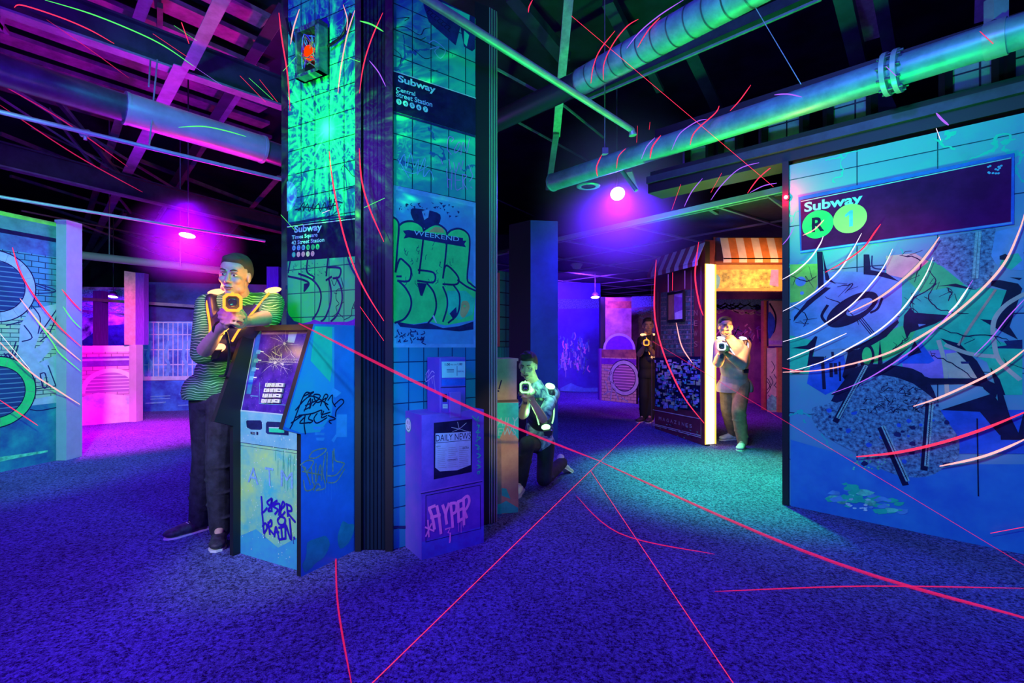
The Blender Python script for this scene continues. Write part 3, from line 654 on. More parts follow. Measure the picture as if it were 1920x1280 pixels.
# bubble letters
bub = [(60, 1060), (60, 265), (95, 290), (110, 330), (150, 305), (210, 300), (265, 320), (300, 365), (340, 335), (390, 322), (440, 345), (470, 390), (500, 365), (560, 355), (610, 375), (640, 430), (640, 560), (622, 720), (670, 775), (685, 830), (670, 1040), (560, 1060), (460, 1080), (330, 1050), (230, 1070)]
p.poly(bub, GREEN)
p.poly([(470, 820), (610, 820), (680, 880), (660, 1000), (560, 1040), (480, 1000)], TEAL)
p.poly([(585, 900), (625, 900), (640, 950), (600, 1020), (570, 1000), (575, 940)], OCHRE, 3); p.disc(p.L((602, 935)), .007, GREEN)
p.poly([(490, 990), (540, 940), (545, 1000), (520, 1040)], NAVY2); p.poly([(380, 340), (440, 350), (450, 385), (330, 380)], OCHRE)
OUT = .012
for s_ in ([(60, 265), (95, 290), (110, 340), (100, 480), (85, 680)], [(112, 330), (150, 305), (210, 300), (265, 322), (295, 370), (285, 500), (262, 690)], [(300, 365), (345, 335), (395, 322), (445, 348), (470, 395), (462, 540), (440, 725)],
           [(475, 390), (505, 365), (560, 355), (612, 378), (640, 430), (636, 560), (622, 730), (650, 770), (688, 800)], [(85, 675), (115, 585), (150, 600), (200, 660), (185, 745), (100, 745)],
           [(105, 745), (160, 800), (200, 880), (195, 960), (150, 1030), (80, 1060)], [(255, 665), (370, 685), (370, 755), (250, 745)], [(320, 765), (370, 830), (390, 920), (375, 1000), (330, 1060)],
           [(440, 725), (465, 630), (550, 710), (545, 770), (440, 770)], [(440, 790), (470, 870), (470, 950), (440, 1050)], [(520, 780), (560, 840), (565, 920), (545, 1000), (480, 1060)], [(550, 740), (620, 790), (685, 820)]):
    p.stroke(s_, OUT, NAVY2, 5)
p.poly([(245, 760), (320, 765), (285, 860), (270, 855)], NAVY2); p.poly([(90, 705), (130, 705), (130, 720), (90, 720)], NAVY2)
p.poly([(140, 370), (160, 400), (145, 430), (185, 420), (590, 490), (612, 495), (600, 470), (615, 445), (590, 445), (590, 425), (180, 365)], NAVY2)
p.textQ('WEEKEND', (220, 402), (560, 452), (222, 365), SIGNT, 0)
p.poly([(88, 1050), (220, 1075), (330, 1060), (440, 1100), (560, 1085), (668, 1050), (668, 1110), (560, 1125), (420, 1110), (260, 1105), (120, 1090)], NAVY2)
p.hold = True
for k in range(30): x, y = random.uniform(130, 600), random.uniform(440, 760); p.stroke([(x, y), (x+random.uniform(-12, 12), y+random.uniform(6, 30)), (x+random.uniform(-14, 14), y+random.uniform(16, 44))], .003, NAVY2, 2)
p.hold = False
p.hold = True
for k in range(26): x, y = random.uniform(95, 300), random.uniform(1110, 1200); p.stroke([(x, y), (x+random.uniform(-16, 16), y+random.uniform(6, 20)), (x+random.uniform(-24, 24), y+random.uniform(6, 30))], .006, NAVY2, 3)
p.hold = False
p.poly([(370, 1000), (395, 1060), (385, 1060), (360, 1010)], PALE)
p.C(0, 0, 1)
p.poly([(735, 985), (790, 985), (790, 990), (735, 990)], NAVY2)
q.build('right_board', pil)
# left face -------------------------------------------------------
wl = Wall(PD+Vector((0,-.002,0)), PA-PD); LL = (PA-PD).length
q = MB(); slab(q, wl, [(0, 0), (LL-.01, 0), (LL-.01, PH+.4), (0, PH+.4)], .02, TILE)
p = Print(wl, q); p.C(500, 260, .2968)
p.poly([(130, 770), (572, 742), (572, 1250), (130, 1250)], TILE_G)
p.poly([(130, 545), (572, 492), (572, 742), (130, 775)], NAVY); p.stroke([(130, 556), (572, 504)], .005, PALE, 0)
p.textQ('Subway', (175, 607), (350, 591), (175, 551), SIGNT, .03)
p.textQ('Times Square', (160, 643), (322, 625), (160, 611), SIGNT, .02); p.textQ('42 Street Station', (158, 670), (365, 650), (158, 645), SIGNT, .02)
for i, ch in enumerate('ACENQR'):
    c = p.L((173+30*i, 690-1.5*i)); p.disc(c, .0165, SKY if i < 3 else GREEN); p.textL(ch, (c[0]-.007, c[1]-.009), (c[0]+.007, c[1]+.009), NAVY)
for i in range(5):
    c = p.L((172+30*i, 732-1.5*i)); p.disc(c, .0165, TEAL if i == 0 else CREAM); p.textL('S1237'[i], (c[0]-.006, c[1]-.008), (c[0]+.006, c[1]+.008), OCHRE)
p.stroke([(130, 540), (250, 520), (330, 505), (420, 498), (572, 488)], .014, NAVY2, 4)
p.stroke([(180, 450), (220, 440), (200, 455), (240, 400), (230, 460), (260, 410), (270, 460), (300, 405), (290, 455), (330, 410), (340, 460), (370, 400), (380, 450), (410, 380), (400, 455), (430, 400), (480, 405)], .006, NAVY, 3)
p.stroke([(225, 430), (330, 440), (440, 420)], .006, NAVY); p.stroke([(400, 370), (395, 440)], .006, NAVY); p.stroke([(430, 380), (420, 450)], .006, NAVY)
p.ring(p.L((130, 365)), .095, .0, SKY, 24, -90, 90)
for cr in ([(330, 520), (420, 480), (470, 420)], [(470, 200), (490, 170), (540, 230), (570, 240)], [(480, 330), (540, 310), (572, 315)]): p.stroke(cr, .004, NAVY, 4, .5)
p.C(520, 380, .18755)
G = NAVY2
for s_ in ([(130, 590), (110, 700)], [(305, 565), (300, 690), (365, 740), (360, 770)], [(110, 735), (260, 770), (320, 810), (270, 885)], [(215, 710), (340, 760), (420, 850), (440, 950), (410, 1080), (355, 1165)],
           [(95, 830), (92, 860)], [(510, 550), (500, 650), (492, 730)], [(510, 645), (630, 655), (622, 740), (560, 755)], [(490, 775), (545, 740)], [(520, 770), (540, 880), (530, 1020), (480, 1150), (440, 1185)],
           [(590, 745), (640, 850), (650, 980), (600, 1120), (540, 1185)], [(705, 545), (740, 640), (805, 760)]):
    p.stroke(s_, .013, G, 5)
p.poly([(270, 810), (325, 800), (275, 890), (265, 885)], G)
p.poly([(95, 1060), (120, 1120), (170, 1180), (250, 1205), (330, 1190), (370, 1165), (440, 1190), (560, 1190), (700, 1190), (760, 1170), (805, 1130), (805, 1280), (95, 1280)], PURP)
for cr in ([(545, 770), (570, 830), (600, 770)], [(640, 750), (660, 850), (600, 870), (590, 960), (620, 1010), (590, 1040), (600, 1100), (550, 1140)], [(570, 900), (600, 910)], [(610, 1100), (660, 1145)], [(670, 990), (640, 1010)], [(780, 985), (750, 1060), (740, 1130), (670, 1170)], [(750, 1050), (775, 1055), (770, 1010)]): p.stroke(cr, .004, NAVY, 4)
p.hold = True
for k in range(40): x, y = random.uniform(140, 500), random.uniform(600, 720); p.stroke([(x, y), (x+random.uniform(-8, 14), y+random.uniform(2, 14))], .003, NAVY2, 0)
p.hold = False
q.build('left_board', pil)
# metal lamp box on the left face with a glowing red lamp and wires
bx = thing('lamp_box', wl.pt(*wl.loc(597, 105)), 'battered open metal box with a glowing red lamp high on the pillar', 'lamp box')
a0 = wl.loc(597, 105); cx, cy = a0
def wb(q, s0, s1, z0, z1, h0, h1, m):
    vs = [wl.pt(s, z, h) for h in (h0, h1) for s, z in ((s0, z0), (s1, z0), (s1, z1), (s0, z1))]
    q.add(vs, [(0,1,2,3),(7,6,5,4),(0,4,5,1),(1,5,6,2),(2,6,7,3),(3,7,4,0)], m)
BOXM = mat('box_metal', (.08, .22, .28), .45, .3, var=.3, vscale=20)
q = MB(); wb(q, cx-.105, cx+.105, cy-.15, cy+.15, .02, .03, BLACK)
for s0, s1, z0, z1 in ((-.105, -.085, -.15, .15), (.07, .105, -.15, .15), (-.105, .105, .12, .15), (-.105, .105, -.15, -.13)): wb(q, cx+s0, cx+s1, cy+z0, cy+z1, .02, .085, BOXM)
q.build('housing', bx)
q = MB(); c = wl.pt(cx-.002, cy-.01, .06); q.ell(c, (.034, .034, .044), glow('red_bulb', (1, .02, .0), 3.0)); q.build('bulb', bx)
q = MB()
WM = [mat('wire_blue', (.1, .25, .7), .4), mat('wire_tan', (.5, .3, .15), .4), mat('wire_grey', (.2, .25, .25), .4)]
for k in range(12):
    a = [(cx+random.uniform(-.07, .07), cy+random.uniform(-.1, .1), random.uniform(.035, .09)) for _ in range(4)]
    q.tube(smooth_pts([wl.pt(*v) for v in a], 5), .004, WM[k % 3], 6)
q.build('wires', bx)
for pts in (((545, 40), (555, 75), (575, 95)), ((665, 30), (650, 70), (622, 92))):
    q = MB(); q.tube(smooth_pts([wl.pt(*wl.loc(*v), .03) for v in pts], 6), .008, BLACK, 8); q.build('cable', bx)

# ================================================================== right mural panel
RO = Vector((2.03, 3.75, 0)); wp = Wall(RO, (1, -1, 0)); PHR = 2.49
rp = thing('mural_panel', RO, 'large graffiti mural panel with a subway sign at the right', 'panel')
q = MB(); e0 = wp.loc(1468, 800)[0]; a = wp.pt(e0, 0, .015); b_ = wp.pt(.0, 0, .015)
q.prism([a, b_, b_-wp.n*.09, a-wp.n*.09], (0, 0, PHR+.03), BLACK); q.build('end_post', rp)
q = MB(); slab(q, wp, [(0, 0), (2.4, 0), (2.4, PHR), (0, PHR)], .06, WTILE)
p = Print(wp, q)
p.C(1460, 400, .2656)
p.poly([(80, 360), (275, 355), (275, 600), (80, 630)], LIME); p.disc(p.L((155, 480)), .035, SKY); p.disc(p.L((165, 562)), .013, SKY)
p.poly([(330, 420), (640, 420), (870, 470), (880, 640), (760, 830), (560, 930), (280, 960), (130, 900), (90, 700), (250, 560)], SKY, 3)
p.poly([(870, 430), (960, 300), (1130, 350), (1310, 500), (1620, 545), (1560, 700), (1500, 880), (1720, 960), (1720, 1280), (1560, 1280), (1470, 1050), (1300, 960), (1000, 960), (870, 1000), (700, 1060), (600, 1040), (650, 940), (840, 800), (870, 640)], TEAL)
p.poly([(870, 430), (960, 300), (1130, 360), (1310, 500), (1000, 560)], GREEN); p.poly([(640, 880), (850, 800), (1000, 760), (900, 960), (700, 1060), (590, 1050), (600, 950)], GREEN)
p.poly([(760, 300), (960, 280), (1060, 340), (900, 460), (760, 430)], CREAM)
p.poly([(80, 860), (260, 900), (230, 1130), (80, 1140)], TEAL); p.poly([(230, 1040), (460, 1000), (500, 1200), (330, 1280), (200, 1200)], BLUE)
p.poly([(860, 1000), (1150, 960), (1290, 970), (1420, 1180), (1080, 1165), (880, 1100)], LILAC); p.poly([(1180, 990), (1290, 975), (1420, 1170), (1200, 1160)], CREAM)
p.poly([(840, 1050), (1000, 900), (1100, 1040), (1060, 1060), (880, 1060)], BLUE)
p.poly([(1120, 180), (1530, 100), (1530, 330), (1500, 480), (1390, 540), (1310, 500), (1230, 400), (1120, 360), (1080, 300)], ROCK)
p.poly([(1530, 130), (1730, 80), (1730, 400), (1560, 400), (1500, 300)], SKY); p.poly([(1590, 300), (1690, 280), (1720, 330), (1640, 400), (1560, 360)], TEAL)
K = NAVY
p.poly([(270, 270), (310, 270), (320, 520), (280, 540)], K); p.poly([(310, 270), (335, 380), (360, 460), (410, 500), (330, 470)], K)
p.poly([(330, 520), (370, 525), (250, 620), (160, 700), (105, 765), (110, 730), (200, 620)], K)
p.ring(p.L((530, 680)), .001, .0, K)
# the slanted ring
def el(c, a, b, ang, n=40):
    A = math.radians(ang); return [(c[0]+a*math.cos(t)*math.cos(A)-b*math.sin(t)*math.sin(A), c[1]+a*math.cos(t)*math.sin(A)+b*math.sin(t)*math.cos(A)) for t in [2*math.pi*i/n for i in range(n)]]
p.poly(el((520, 678), 205, 88, -30), K); p.poly(el((570, 660), 105, 42, -30), SKY)
p.stroke([(345, 650), (305, 720), (330, 765)], .018, K); p.stroke([(730, 600), (700, 670), (650, 700)], .014, K)
for k in range(3): p.stroke([(555+14*k, 735-4*k), (655+14*k, 860-4*k)], .005, K, 0)
p.poly([(840, 750), (850, 770), (760, 870), (640, 940), (520, 960), (440, 975), (560, 930), (700, 860)], K)
p.poly([(600, 290), (640, 290), (650, 400), (760, 420), (850, 480), (700, 440), (600, 430)], K); p.stroke([(660, 300), (665, 380), (750, 395)], .008, NAVY2)
p.poly([(930, 665), (960, 700), (1220, 720), (1100, 780), (930, 840), (905, 885), (880, 800), (885, 720)], K); p.poly([(985, 780), (1040, 783), (990, 800)], SKY)
p.poly([(1110, 515), (1250, 495), (1400, 540), (1310, 530), (1200, 510)], K)
p.poly([(1500, 475), (1560, 470), (1690, 495), (1720, 530), (1630, 800), (1690, 890), (1570, 830), (1420, 745), (1530, 755), (1610, 540), (1500, 510)], K)
p.poly([(1560, 300), (1600, 285), (1625, 300), (1600, 330), (1560, 325)], K); p.poly([(1630, 450), (1720, 455), (1700, 470)], K); p.poly([(1590, 900), (1720, 890), (1720, 955), (1480, 950), (1610, 930)], NAVY2)
p.poly([(1140, 880), (1280, 920), (1400, 1040), (1470, 1160), (1500, 1280), (1450, 1240), (1340, 1060), (1230, 950)], K)
p.poly([(1495, 1085), (1560, 1170), (1600, 1280), (1550, 1280)], K)
# lettering h i i / rot
p.poly([(90, 950), (200, 930), (260, 865), (275, 870), (240, 1010), (320, 1010), (335, 1240), (310, 1240), (300, 1060), (240, 1060), (140, 1130), (90, 1130), (200, 1090), (220, 960)], K)
p.stroke([(380, 980), (385, 1020)], .016, K); p.stroke([(370, 1060), (372, 1150)], .02, K); p.stroke([(400, 1060), (405, 1130)], .02, K); p.stroke([(430, 1050), (435, 1180)], .012, K)
p.poly([(440, 960), (560, 960), (600, 940), (560, 1060), (480, 1190), (370, 1280), (560, 1280), (620, 1140), (720, 1070), (900, 960), (930, 940), (800, 1060), (700, 1110), (640, 1130), (560, 1200), (500, 1240), (530, 1120), (450, 1150), (490, 980)], K)
p.poly(el((622, 1008), 55, 90, 0), K); p.poly(el((624, 1005), 35, 62, 0), GREEN)
p.poly([(715, 895), (735, 1060), (700, 1065)], K); p.poly([(960, 900), (1010, 980), (910, 1010)], K)
p.poly([(1060, 1165), (1420, 1180), (1480, 1230), (1300, 1200), (1080, 1190)], K); p.poly([(1285, 1045), (1350, 1045), (1340, 1060), (1290, 1060)], NAVY2)
for s_ in ([(1130, 900), (1170, 1050), (1190, 1270)], [(1180, 930), (1350, 990), (1530, 1010)], [(1730, 570), (1600, 650), (1520, 760), (1520, 900), (1560, 1040), (1700, 1170)]): p.stroke(s_, .022, CREAM, 6)
for k in range(7): p.stroke([(1530-28*k, 540+40*k), (1420-25*k, 700+38*k)], .012, ink('salmon', (.6, .45, .3)), 0)
# cracks
def crack(pts, w=.006, br=3):
    pts = smooth_pts([Vector((a, b, 0)) for a, b in pts], 5); pts = [(v.x+random.uniform(-7, 7), v.y+random.uniform(-7, 7)) for v in pts]
    p.stroke(pts, w, NAVY, 0, .6)
    for k in range(br):
        i = random.randrange(len(pts)); x, y = pts[i]; p.stroke([(x, y), (x+random.uniform(-50, 50), y+random.uniform(-40, 40)), (x+random.uniform(-90, 90), y+random.uniform(-70, 70))], w*.6, NAVY, 0, .5)
for c_ in ([(80, 440), (200, 480), (270, 440)], [(330, 590), (450, 640), (560, 760)], [(420, 520), (520, 500), (470, 560)], [(960, 480), (1000, 330), (850, 300)], [(1060, 400), (1100, 500), (930, 620), (990, 710)],
           [(1110, 500), (1060, 600), (1150, 680), (1340, 710)], [(1100, 800), (1300, 860), (1500, 860), (1620, 890)], [(1180, 520), (1220, 560), (1200, 620)], [(800, 970), (880, 900), (920, 880)], [(1080, 1000), (1220, 1060), (1380, 1170)],
           [(90, 640), (200, 720), (180, 800)], [(330, 1000), (250, 1080)], [(1600, 1040), (1730, 1100)], [(950, 700), (940, 560)]): crack(c_)
# lower half
p.C(1450, 640, .3282)
p.poly([(930, 390), (1432, 390), (1432, 640), (1060, 640), (1040, 520)], BLUE)
p.poly([(100, 560), (380, 640), (700, 760), (1060, 700), (1432, 700), (1432, 1300), (100, 950)], mat('ink_water', (.04, .30, .62), .4, coord='UV', col2=(.02, .16, .55), vscale=2.5))
rockp = [(225, 380), (330, 350), (420, 240), (520, 190), (700, 150), (830, 200), (920, 300), (960, 400), (1020, 490), (1060, 560), (1055, 660), (990, 710), (880, 770), (700, 760), (500, 650), (330, 560), (240, 480)]
p.poly(rockp, ROCK, 3)
p.poly([(330, 340), (430, 190), (520, 130), (720, 140), (850, 180), (920, 290), (920, 330), (800, 240), (620, 190), (500, 240), (420, 330)], K, 2)
for k in range(60):
    x, y = random.uniform(520, 900), random.uniform(220, 400); p.stroke([(x, y), (x+random.uniform(-22, 22), y+random.uniform(-10, 20)), (x+random.uniform(-32, 32), y+random.uniform(-10, 30))], .004, K, 2)
p.hold = True
for k in range(26): x, y = random.uniform(300, 1000), random.uniform(360, 700); r = random.uniform(10, 30); p.poly([(x+r*math.cos(t)*random.uniform(.5, 1), y+r*.7*math.sin(t)*random.uniform(.5, 1)) for t in [i*.9 for i in range(7)]], NAVY2 if k % 2 else BLUE)
p.hold = False
p.poly([(840, 190), (900, 210), (1200, 210), (1290, 250), (1270, 320), (1330, 400), (1350, 560), (1290, 530), (1180, 400), (960, 390), (1240, 300), (1180, 240), (900, 245)], K); p.poly([(1240, 150), (1300, 260), (1350, 420), (1400, 520), (1432, 400), (1432, 560), (1300, 560), (1280, 300)], K)
REB = ink('rebar', (.35, .75, .65), .5, 60)
for a, b_ in (((530, 140), (372, 434)), ((630, 486), (768, 792)), ((905, 350), (876, 706))):
    p.stroke([(a[0]-14, a[1]+10), (b_[0]-14, b_[1]+20)], .035, NAVY, 0); p.stroke([a, b_], .022, REB, 0)
    p.hold = True
    for k in range(30): t = k/30; x, y = a[0]+(b_[0]-a[0])*t, a[1]+(b_[1]-a[1])*t; p.stroke([(x-5, y-3), (x+5, y+3)], .004, NAVY, 0)
    p.hold = False
    p.stroke([a, b_], .004, K, 0)
p.C(1450, 260, .3125)
for x0 in (1222, 1242): p.stroke([(x0, 560), (x0-20, 835)], .013, REB, 0)
# foam splash
FOAM = ink('foam', (.20, .95, .55), .55, 14); FOAMW = ink('foam_white', (.7, 1, .85), .3, 20)
p.C(1450, 640, .3282)
for k in range(46):
    t = random.random(); x, y = 330+t*380+random.uniform(-40, 40), 860+t*110+random.uniform(-70, 40); r = random.uniform(10, 42)
    p.poly([(x+r*1.5*math.cos(a)*random.uniform(.5, 1), y+r*.6*math.sin(a)*random.uniform(.4, 1)) for a in [i*.7 for i in range(9)]], random.choice([FOAM, TEAL, TEAL, SKY]), 2)
for k in range(9):
    x, y = random.uniform(400, 560), random.uniform(880, 980); p.poly([(x+20*math.cos(a)*random.uniform(.4, 1), y+9*math.sin(a)*random.uniform(.4, 1)) for a in [i*.8 for i in range(8)]], FOAMW, 2)
p.hold = True
for k in range(26): x, y = random.uniform(460, 650), random.uniform(650, 740); p.poly([(x+9*math.cos(a)*random.uniform(.4, 1), y+7*math.sin(a)*random.uniform(.4, 1)) for a in [i*.9 for i in range(7)]], FOAM)
p.hold = False
p.stroke([(1165, 440), (1172, 880)], .006, NAVY, 0)
# sign
p.C(1450, 260, .3125)
p.poly([(153, 352), (1447, 88), (1445, 515), (165, 690)], BLUE); p.poly([(165, 370), (1430, 112), (1425, 500), (172, 672)], mat('ink_sign', (.12, .006, .12), .9, spec=.1, coord='UV', var=.4, vscale=4))
p.stroke([(170, 378), (1425, 118)], .006, PALE, 0); p.stroke([(165, 680), (1430, 506)], .010, SKY, 0)
p.textQ('Subway', (188, 460), (538, 404), (188, 385), SIGNT, .03)
p.disc(p.L((268, 515)), .098, GREEN, 40); p.disc(p.L((461, 480)), .098, ink('sign_yellow', (.55, .62, .20), .1), 40)
c = p.L((268, 515)); p.textL('R', (c[0]-.036, c[1]-.052), (c[0]+.042, c[1]+.052), NAVY, .03)
c = p.L((461, 480)); p.polyL([(c[0]+x, c[1]+y) for x, y in ((-.004, -.055), (.018, -.055), (.018, .055), (.002, .055), (-.028, .030), (-.028, .012), (-.004, .026))], SKY)
for k in range(12): x, y = random.uniform(1290, 1370), random.uniform(160, 215); p.disc(p.L((x, y)), .006, SKY, 8)
q.build('printed_face', rp)

# ================================================================== left mural wall
LO = Vector((-4.60, 5.19, 0)); wv = Wall(LO, Vector((-4.70, 4.70, 0))-LO)
lp_ = thing('mural_panel', LO, 'brick mural wall with two round grates at the left edge', 'panel')
q = MB(); slab(q, wv, [(0, 0), (2.6, 0), (2.6, 2.40), (0, 2.40)], .1, BRICK)
p = Print(wv, q); p.C(0, 400, .375)
GR = tilemat('grate_slats', (.02, .07, .20), (.015, .05, .17), (.12, .30, .40), 9, .045, 0, .005, (.01, .02, .06), .5, 2)
p.polyL([(0, 2.40), (2.6, 2.40), (2.6, 2.24), (0, 2.24)], ink('mural_pipe', (.12, .35, .35), .4, 5)); p.polyL([(0, 2.40), (2.6, 2.40), (2.6, 2.36), (0, 2.36)], LIME)
p.polyL([(0, 2.20), (2.6, 2.20), (2.6, 2.05), (0, 2.05)], mat('ink_pipe2', (.05, .25, .45), .5, coord='UV', col2=(.02, .08, .2), vscale=5)); p.polyL([(0, 2.24), (2.6, 2.24), (2.6, 2.20), (0, 2.20)], NAVY)
p.polyL([(0, 2.05), (2.6, 2.05), (2.6, 1.5), (0, 1.5)], tilemat('brick_blue', (.10, .38, .42), (.07, .28, .38), (.01, .04, .06), .12, .055, .5, .004, (.01, .06, .16), .8, 2.2))
p.polyL([(0, 1.42), (2.6, 1.42), (2.6, .55), (0, .55)], tilemat('brick_yellow', (.45, .72, .35), (.35, .62, .45), (.03, .10, .10), .14, .04, .5, .004, (.10, .40, .45), .7, 3))
p.polyL([(0, .62), (2.6, .62), (2.6, 0), (0, 0)], mat('ink_water_left', (.03, .38, .42), .4, coord='UV', col2=(.02, .08, .30), vscale=3, detail=5))
R1, R2 = p.w.loc(-8, 536), p.w.loc(-8, 735)
p.poly([(150, 480), (290, 450), (295, 520), (200, 600), (165, 690), (120, 760), (90, 700), (100, 560)], PALE); p.poly([(130, 700), (200, 660), (295, 560), (295, 640), (180, 760), (90, 790)], PALE); p.poly([(150, 770), (290, 700), (295, 900), (250, 860), (230, 800), (210, 850), (150, 800)], PALE)
p.poly([(160, 930), (290, 905), (290, 945), (160, 960)], PALE)
for s_ in ([(180, 350), (270, 380), (265, 395), (175, 400)], [(180, 360), (250, 385)], [(150, 450), (200, 520), (190, 600)], [(200, 600), (290, 470)], [(80, 640), (50, 720), (20, 700)], [(90, 660), (60, 740), (40, 700), (10, 730)], [(295, 480), (250, 590), (200, 640)],
           [(200, 800), (215, 870), (235, 860), (225, 800), (205, 800)], [(240, 760), (290, 890)], [(160, 880), (290, 860)], [(150, 980), (200, 985), (280, 970)], [(30, 560), (110, 540)], [(120, 560), (160, 620), (110, 640)]): p.stroke(s_, .011, NAVY2, 4)
for c_, mm in ((R1, PALE), (R2, GREEN)):
    p.disc(c_, .33, mm, 56); p.disc(c_, .235, GR, 48)
    p.ring(c_, .332, .322, NAVY, 56); p.ring(c_, .24, .232, NAVY, 48)
    for k in range(14): a = math.radians(k*360/14+5); p.strokeL([(c_[0]+.24*math.cos(a), c_[1]+.24*math.sin(a)), (c_[0]+.32*math.cos(a), c_[1]+.32*math.sin(a))], .003, GREYI, 0)
p.polyL([(.1, .12), (.5, .14), (.9, .10), (.9, .085), (.4, .10), (.1, .10)], FOAM)
q.build('printed_face', lp_)
q = MB(); PU = mat('post_paint', (.50, .45, .62), .6, var=.1); q.box((-4.62, 5.17, 0), (-4.5, 5.36, 2.43), PU); q.build('end_post', lp_)

# ================================================================== back left bay
w1 = Wall(Vector((-6.15, 7.29, 0)), Vector((-5.70, 7.68, 0))-Vector((-6.15, 7.29, 0)))
t = thing('low_mural_wall', w1.O, 'low pink lit wall with an arched grate print and square end post', 'wall panel')
q = MB(); slab(q, w1, [(-1.6, 0), (.60, 0), (.60, 1.14), (-1.6, 1.14)], .1, BRICK_P)
p = Print(w1, q); p.polyL([(-1.6, 1.14), (.6, 1.14), (.6, 1.05), (-1.6, 1.05)], WHITE); p.polyL([(-1.6, .98), (.6, .98), (.6, .84), (-1.6, .84)], PURP); p.polyL([(-1.6, .95), (.6, .95), (.6, .92), (-1.6, .92)], PALE)
c = w1.loc(208, 735); p.ring(c, .35, .29, WHITE, 40, 0, 180); p.ring(c, .29, 0, tilemat('grate_pink', (.35, .2, .5), (.3, .2, .5), (.8, .7, .8), 9, .05, 0, .006, (.2, .1, .4), .4, 2), 40, 0, 180)
p.polyL([(-1.6, 0), (.6, 0), (.6, .38), (.2, .46), (-.1, .38), (-1.6, .36)], mat('ink_lit_water', (.75, .72, .85), .4, coord='UV', col2=(.35, .45, .8), vscale=5))
q.build('printed_face', t)
q = MB(); a = w1.pt(.56, 0, .012); q.prism([a, a+Vector((.105, .0, 0)), a+Vector((.105, .14, 0)), a+Vector((0, .14, 0))], (0, 0, 1.15), PU); q.build('end_post', t)
t = thing('window_post', Vector((-5.66, 7.75, 1.15)), 'tall post standing on the low pink wall, its side face lit pink', 'post')
q = MB(); a, b_ = P2(233, 7.55), P2(254, 7.72); c_ = P2(270, 7.8); 
z0, z1 = 1.15, 2.24
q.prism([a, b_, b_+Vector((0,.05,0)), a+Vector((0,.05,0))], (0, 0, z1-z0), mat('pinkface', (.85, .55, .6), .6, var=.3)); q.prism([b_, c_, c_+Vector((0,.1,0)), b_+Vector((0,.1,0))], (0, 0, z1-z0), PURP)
for v in q.v: v.z += z0
q.build('post', t)
SCENE_R = mat('ink_dark_scene', (.45, .38, .60), .5, coord='UV', col2=(.02, .01, .06), vscale=4.5, detail=9)
SCENE_R2 = mat('ink_dark_scene2', (.20, .18, .30), .5, coord='UV', col2=(.03, .02, .05), vscale=2.5, detail=9)
def board(name, x0, d0, x1, d1, z0, z1, m, label, cat='panel', th=.06, draw=None):
    a, b_ = P2(x0, d0), P2(x1, d1); w = Wall(a, b_-a); L_ = (b_-a).length; q = MB()
    slab(q, w, [(0, z0), (L_, z0), (L_, z1), (0, z1)], th, m); pr = Print(w, q, .00015)
    if draw: draw(pr, L_)
    return tag(q.build(name), label, cat)
def d_rock(p, L):
    p.polyL([(0, 1.95), (L, 2.0), (L, 2.2), (0, 2.2)], ROCK)
    for k in range(50):
        x, z = random.uniform(0, L), random.uniform(1.7, 1.95); p.strokeL([(x, z), (x+.1, z-.04), (x+.18, z)], .02, ROCK, 2)
    for k in range(30):
        x, z = random.uniform(.3*L, .9*L), random.uniform(.6, 1.5); p.strokeL([(x, z), (x+random.uniform(-.2, .2), z+random.uniform(-.3, .1))], .03, ROCK, 0)
    p.polyL([(.2, 1.2), (.6, 1.5), (1.1, 1.55), (1.4, 1.2), (1.0, .8), (.4, .9)], NAVY2)
board('rock_mural', 130, 9.8, 262, 10.0, 0, 2.25, SCENE_R, 'purple rocky mural far behind the low pink wall', draw=d_rock)
q = MB(); q.box((-7.0, 8.55, 0), (-6.86, 8.7, 2.05), PURP)
tag(q.build('purple_post'), 'slim purple post far behind the left mural wall', 'post')
def d_fence(p, L):
    wt = mat('ink_night_water', (.05, .25, .75), .4, coord='UV', col2=(.02, .04, .35), vscale=3)
    p.polyL([(0, 0), (L, 0), (L, .52), (0, .52)], wt); p.polyL([(0, .56), (L, .56), (L, 1.55), (0, 1.55)], mat('ink_fence_back', (.12, .40, .80), .5, coord='UV', col2=(.02, .08, .40), vscale=4))
    p.polyL([(0, .53), (L, .53), (L, .60), (0, .60)], PALE)
    for i in range(int(L/.075)): p.strokeL([(.04+.075*i, .6), (.04+.075*i, 1.53)], .016, PALE, 0)
    for z in (.80, 1.06, 1.32, 1.53): p.strokeL([(0, z), (L, z)], .02, PALE, 0)
    for i in range(9): x = .2+i*.27; p.strokeL([(x, .62), (x+.03, .8), (x-.02, .95), (x+.03, 1.2)], .05, SKY, 4)
    for i in range(14): x = random.uniform(0, L); z = random.uniform(.08, .3); p.strokeL([(x, z), (x+.3, z+.01)], .015, SKY, 0)
board('fence_mural', 255, 8.75, 545, 9.3, 0, 2.22, mat('ink_night', (.05, .06, .35), .5, coord='UV', col2=(.02, .01, .12), vscale=2.5), 'blue mural of a wire fence above water behind the armed man', draw=d_fence)
q = MB(); q.box(P2(500, 6.5), P2(522, 6.5)+Vector((0, .15, 2.15)), PURP); tag(q.build('purple_post'), 'purple post right behind the man beside the pillar', 'post')

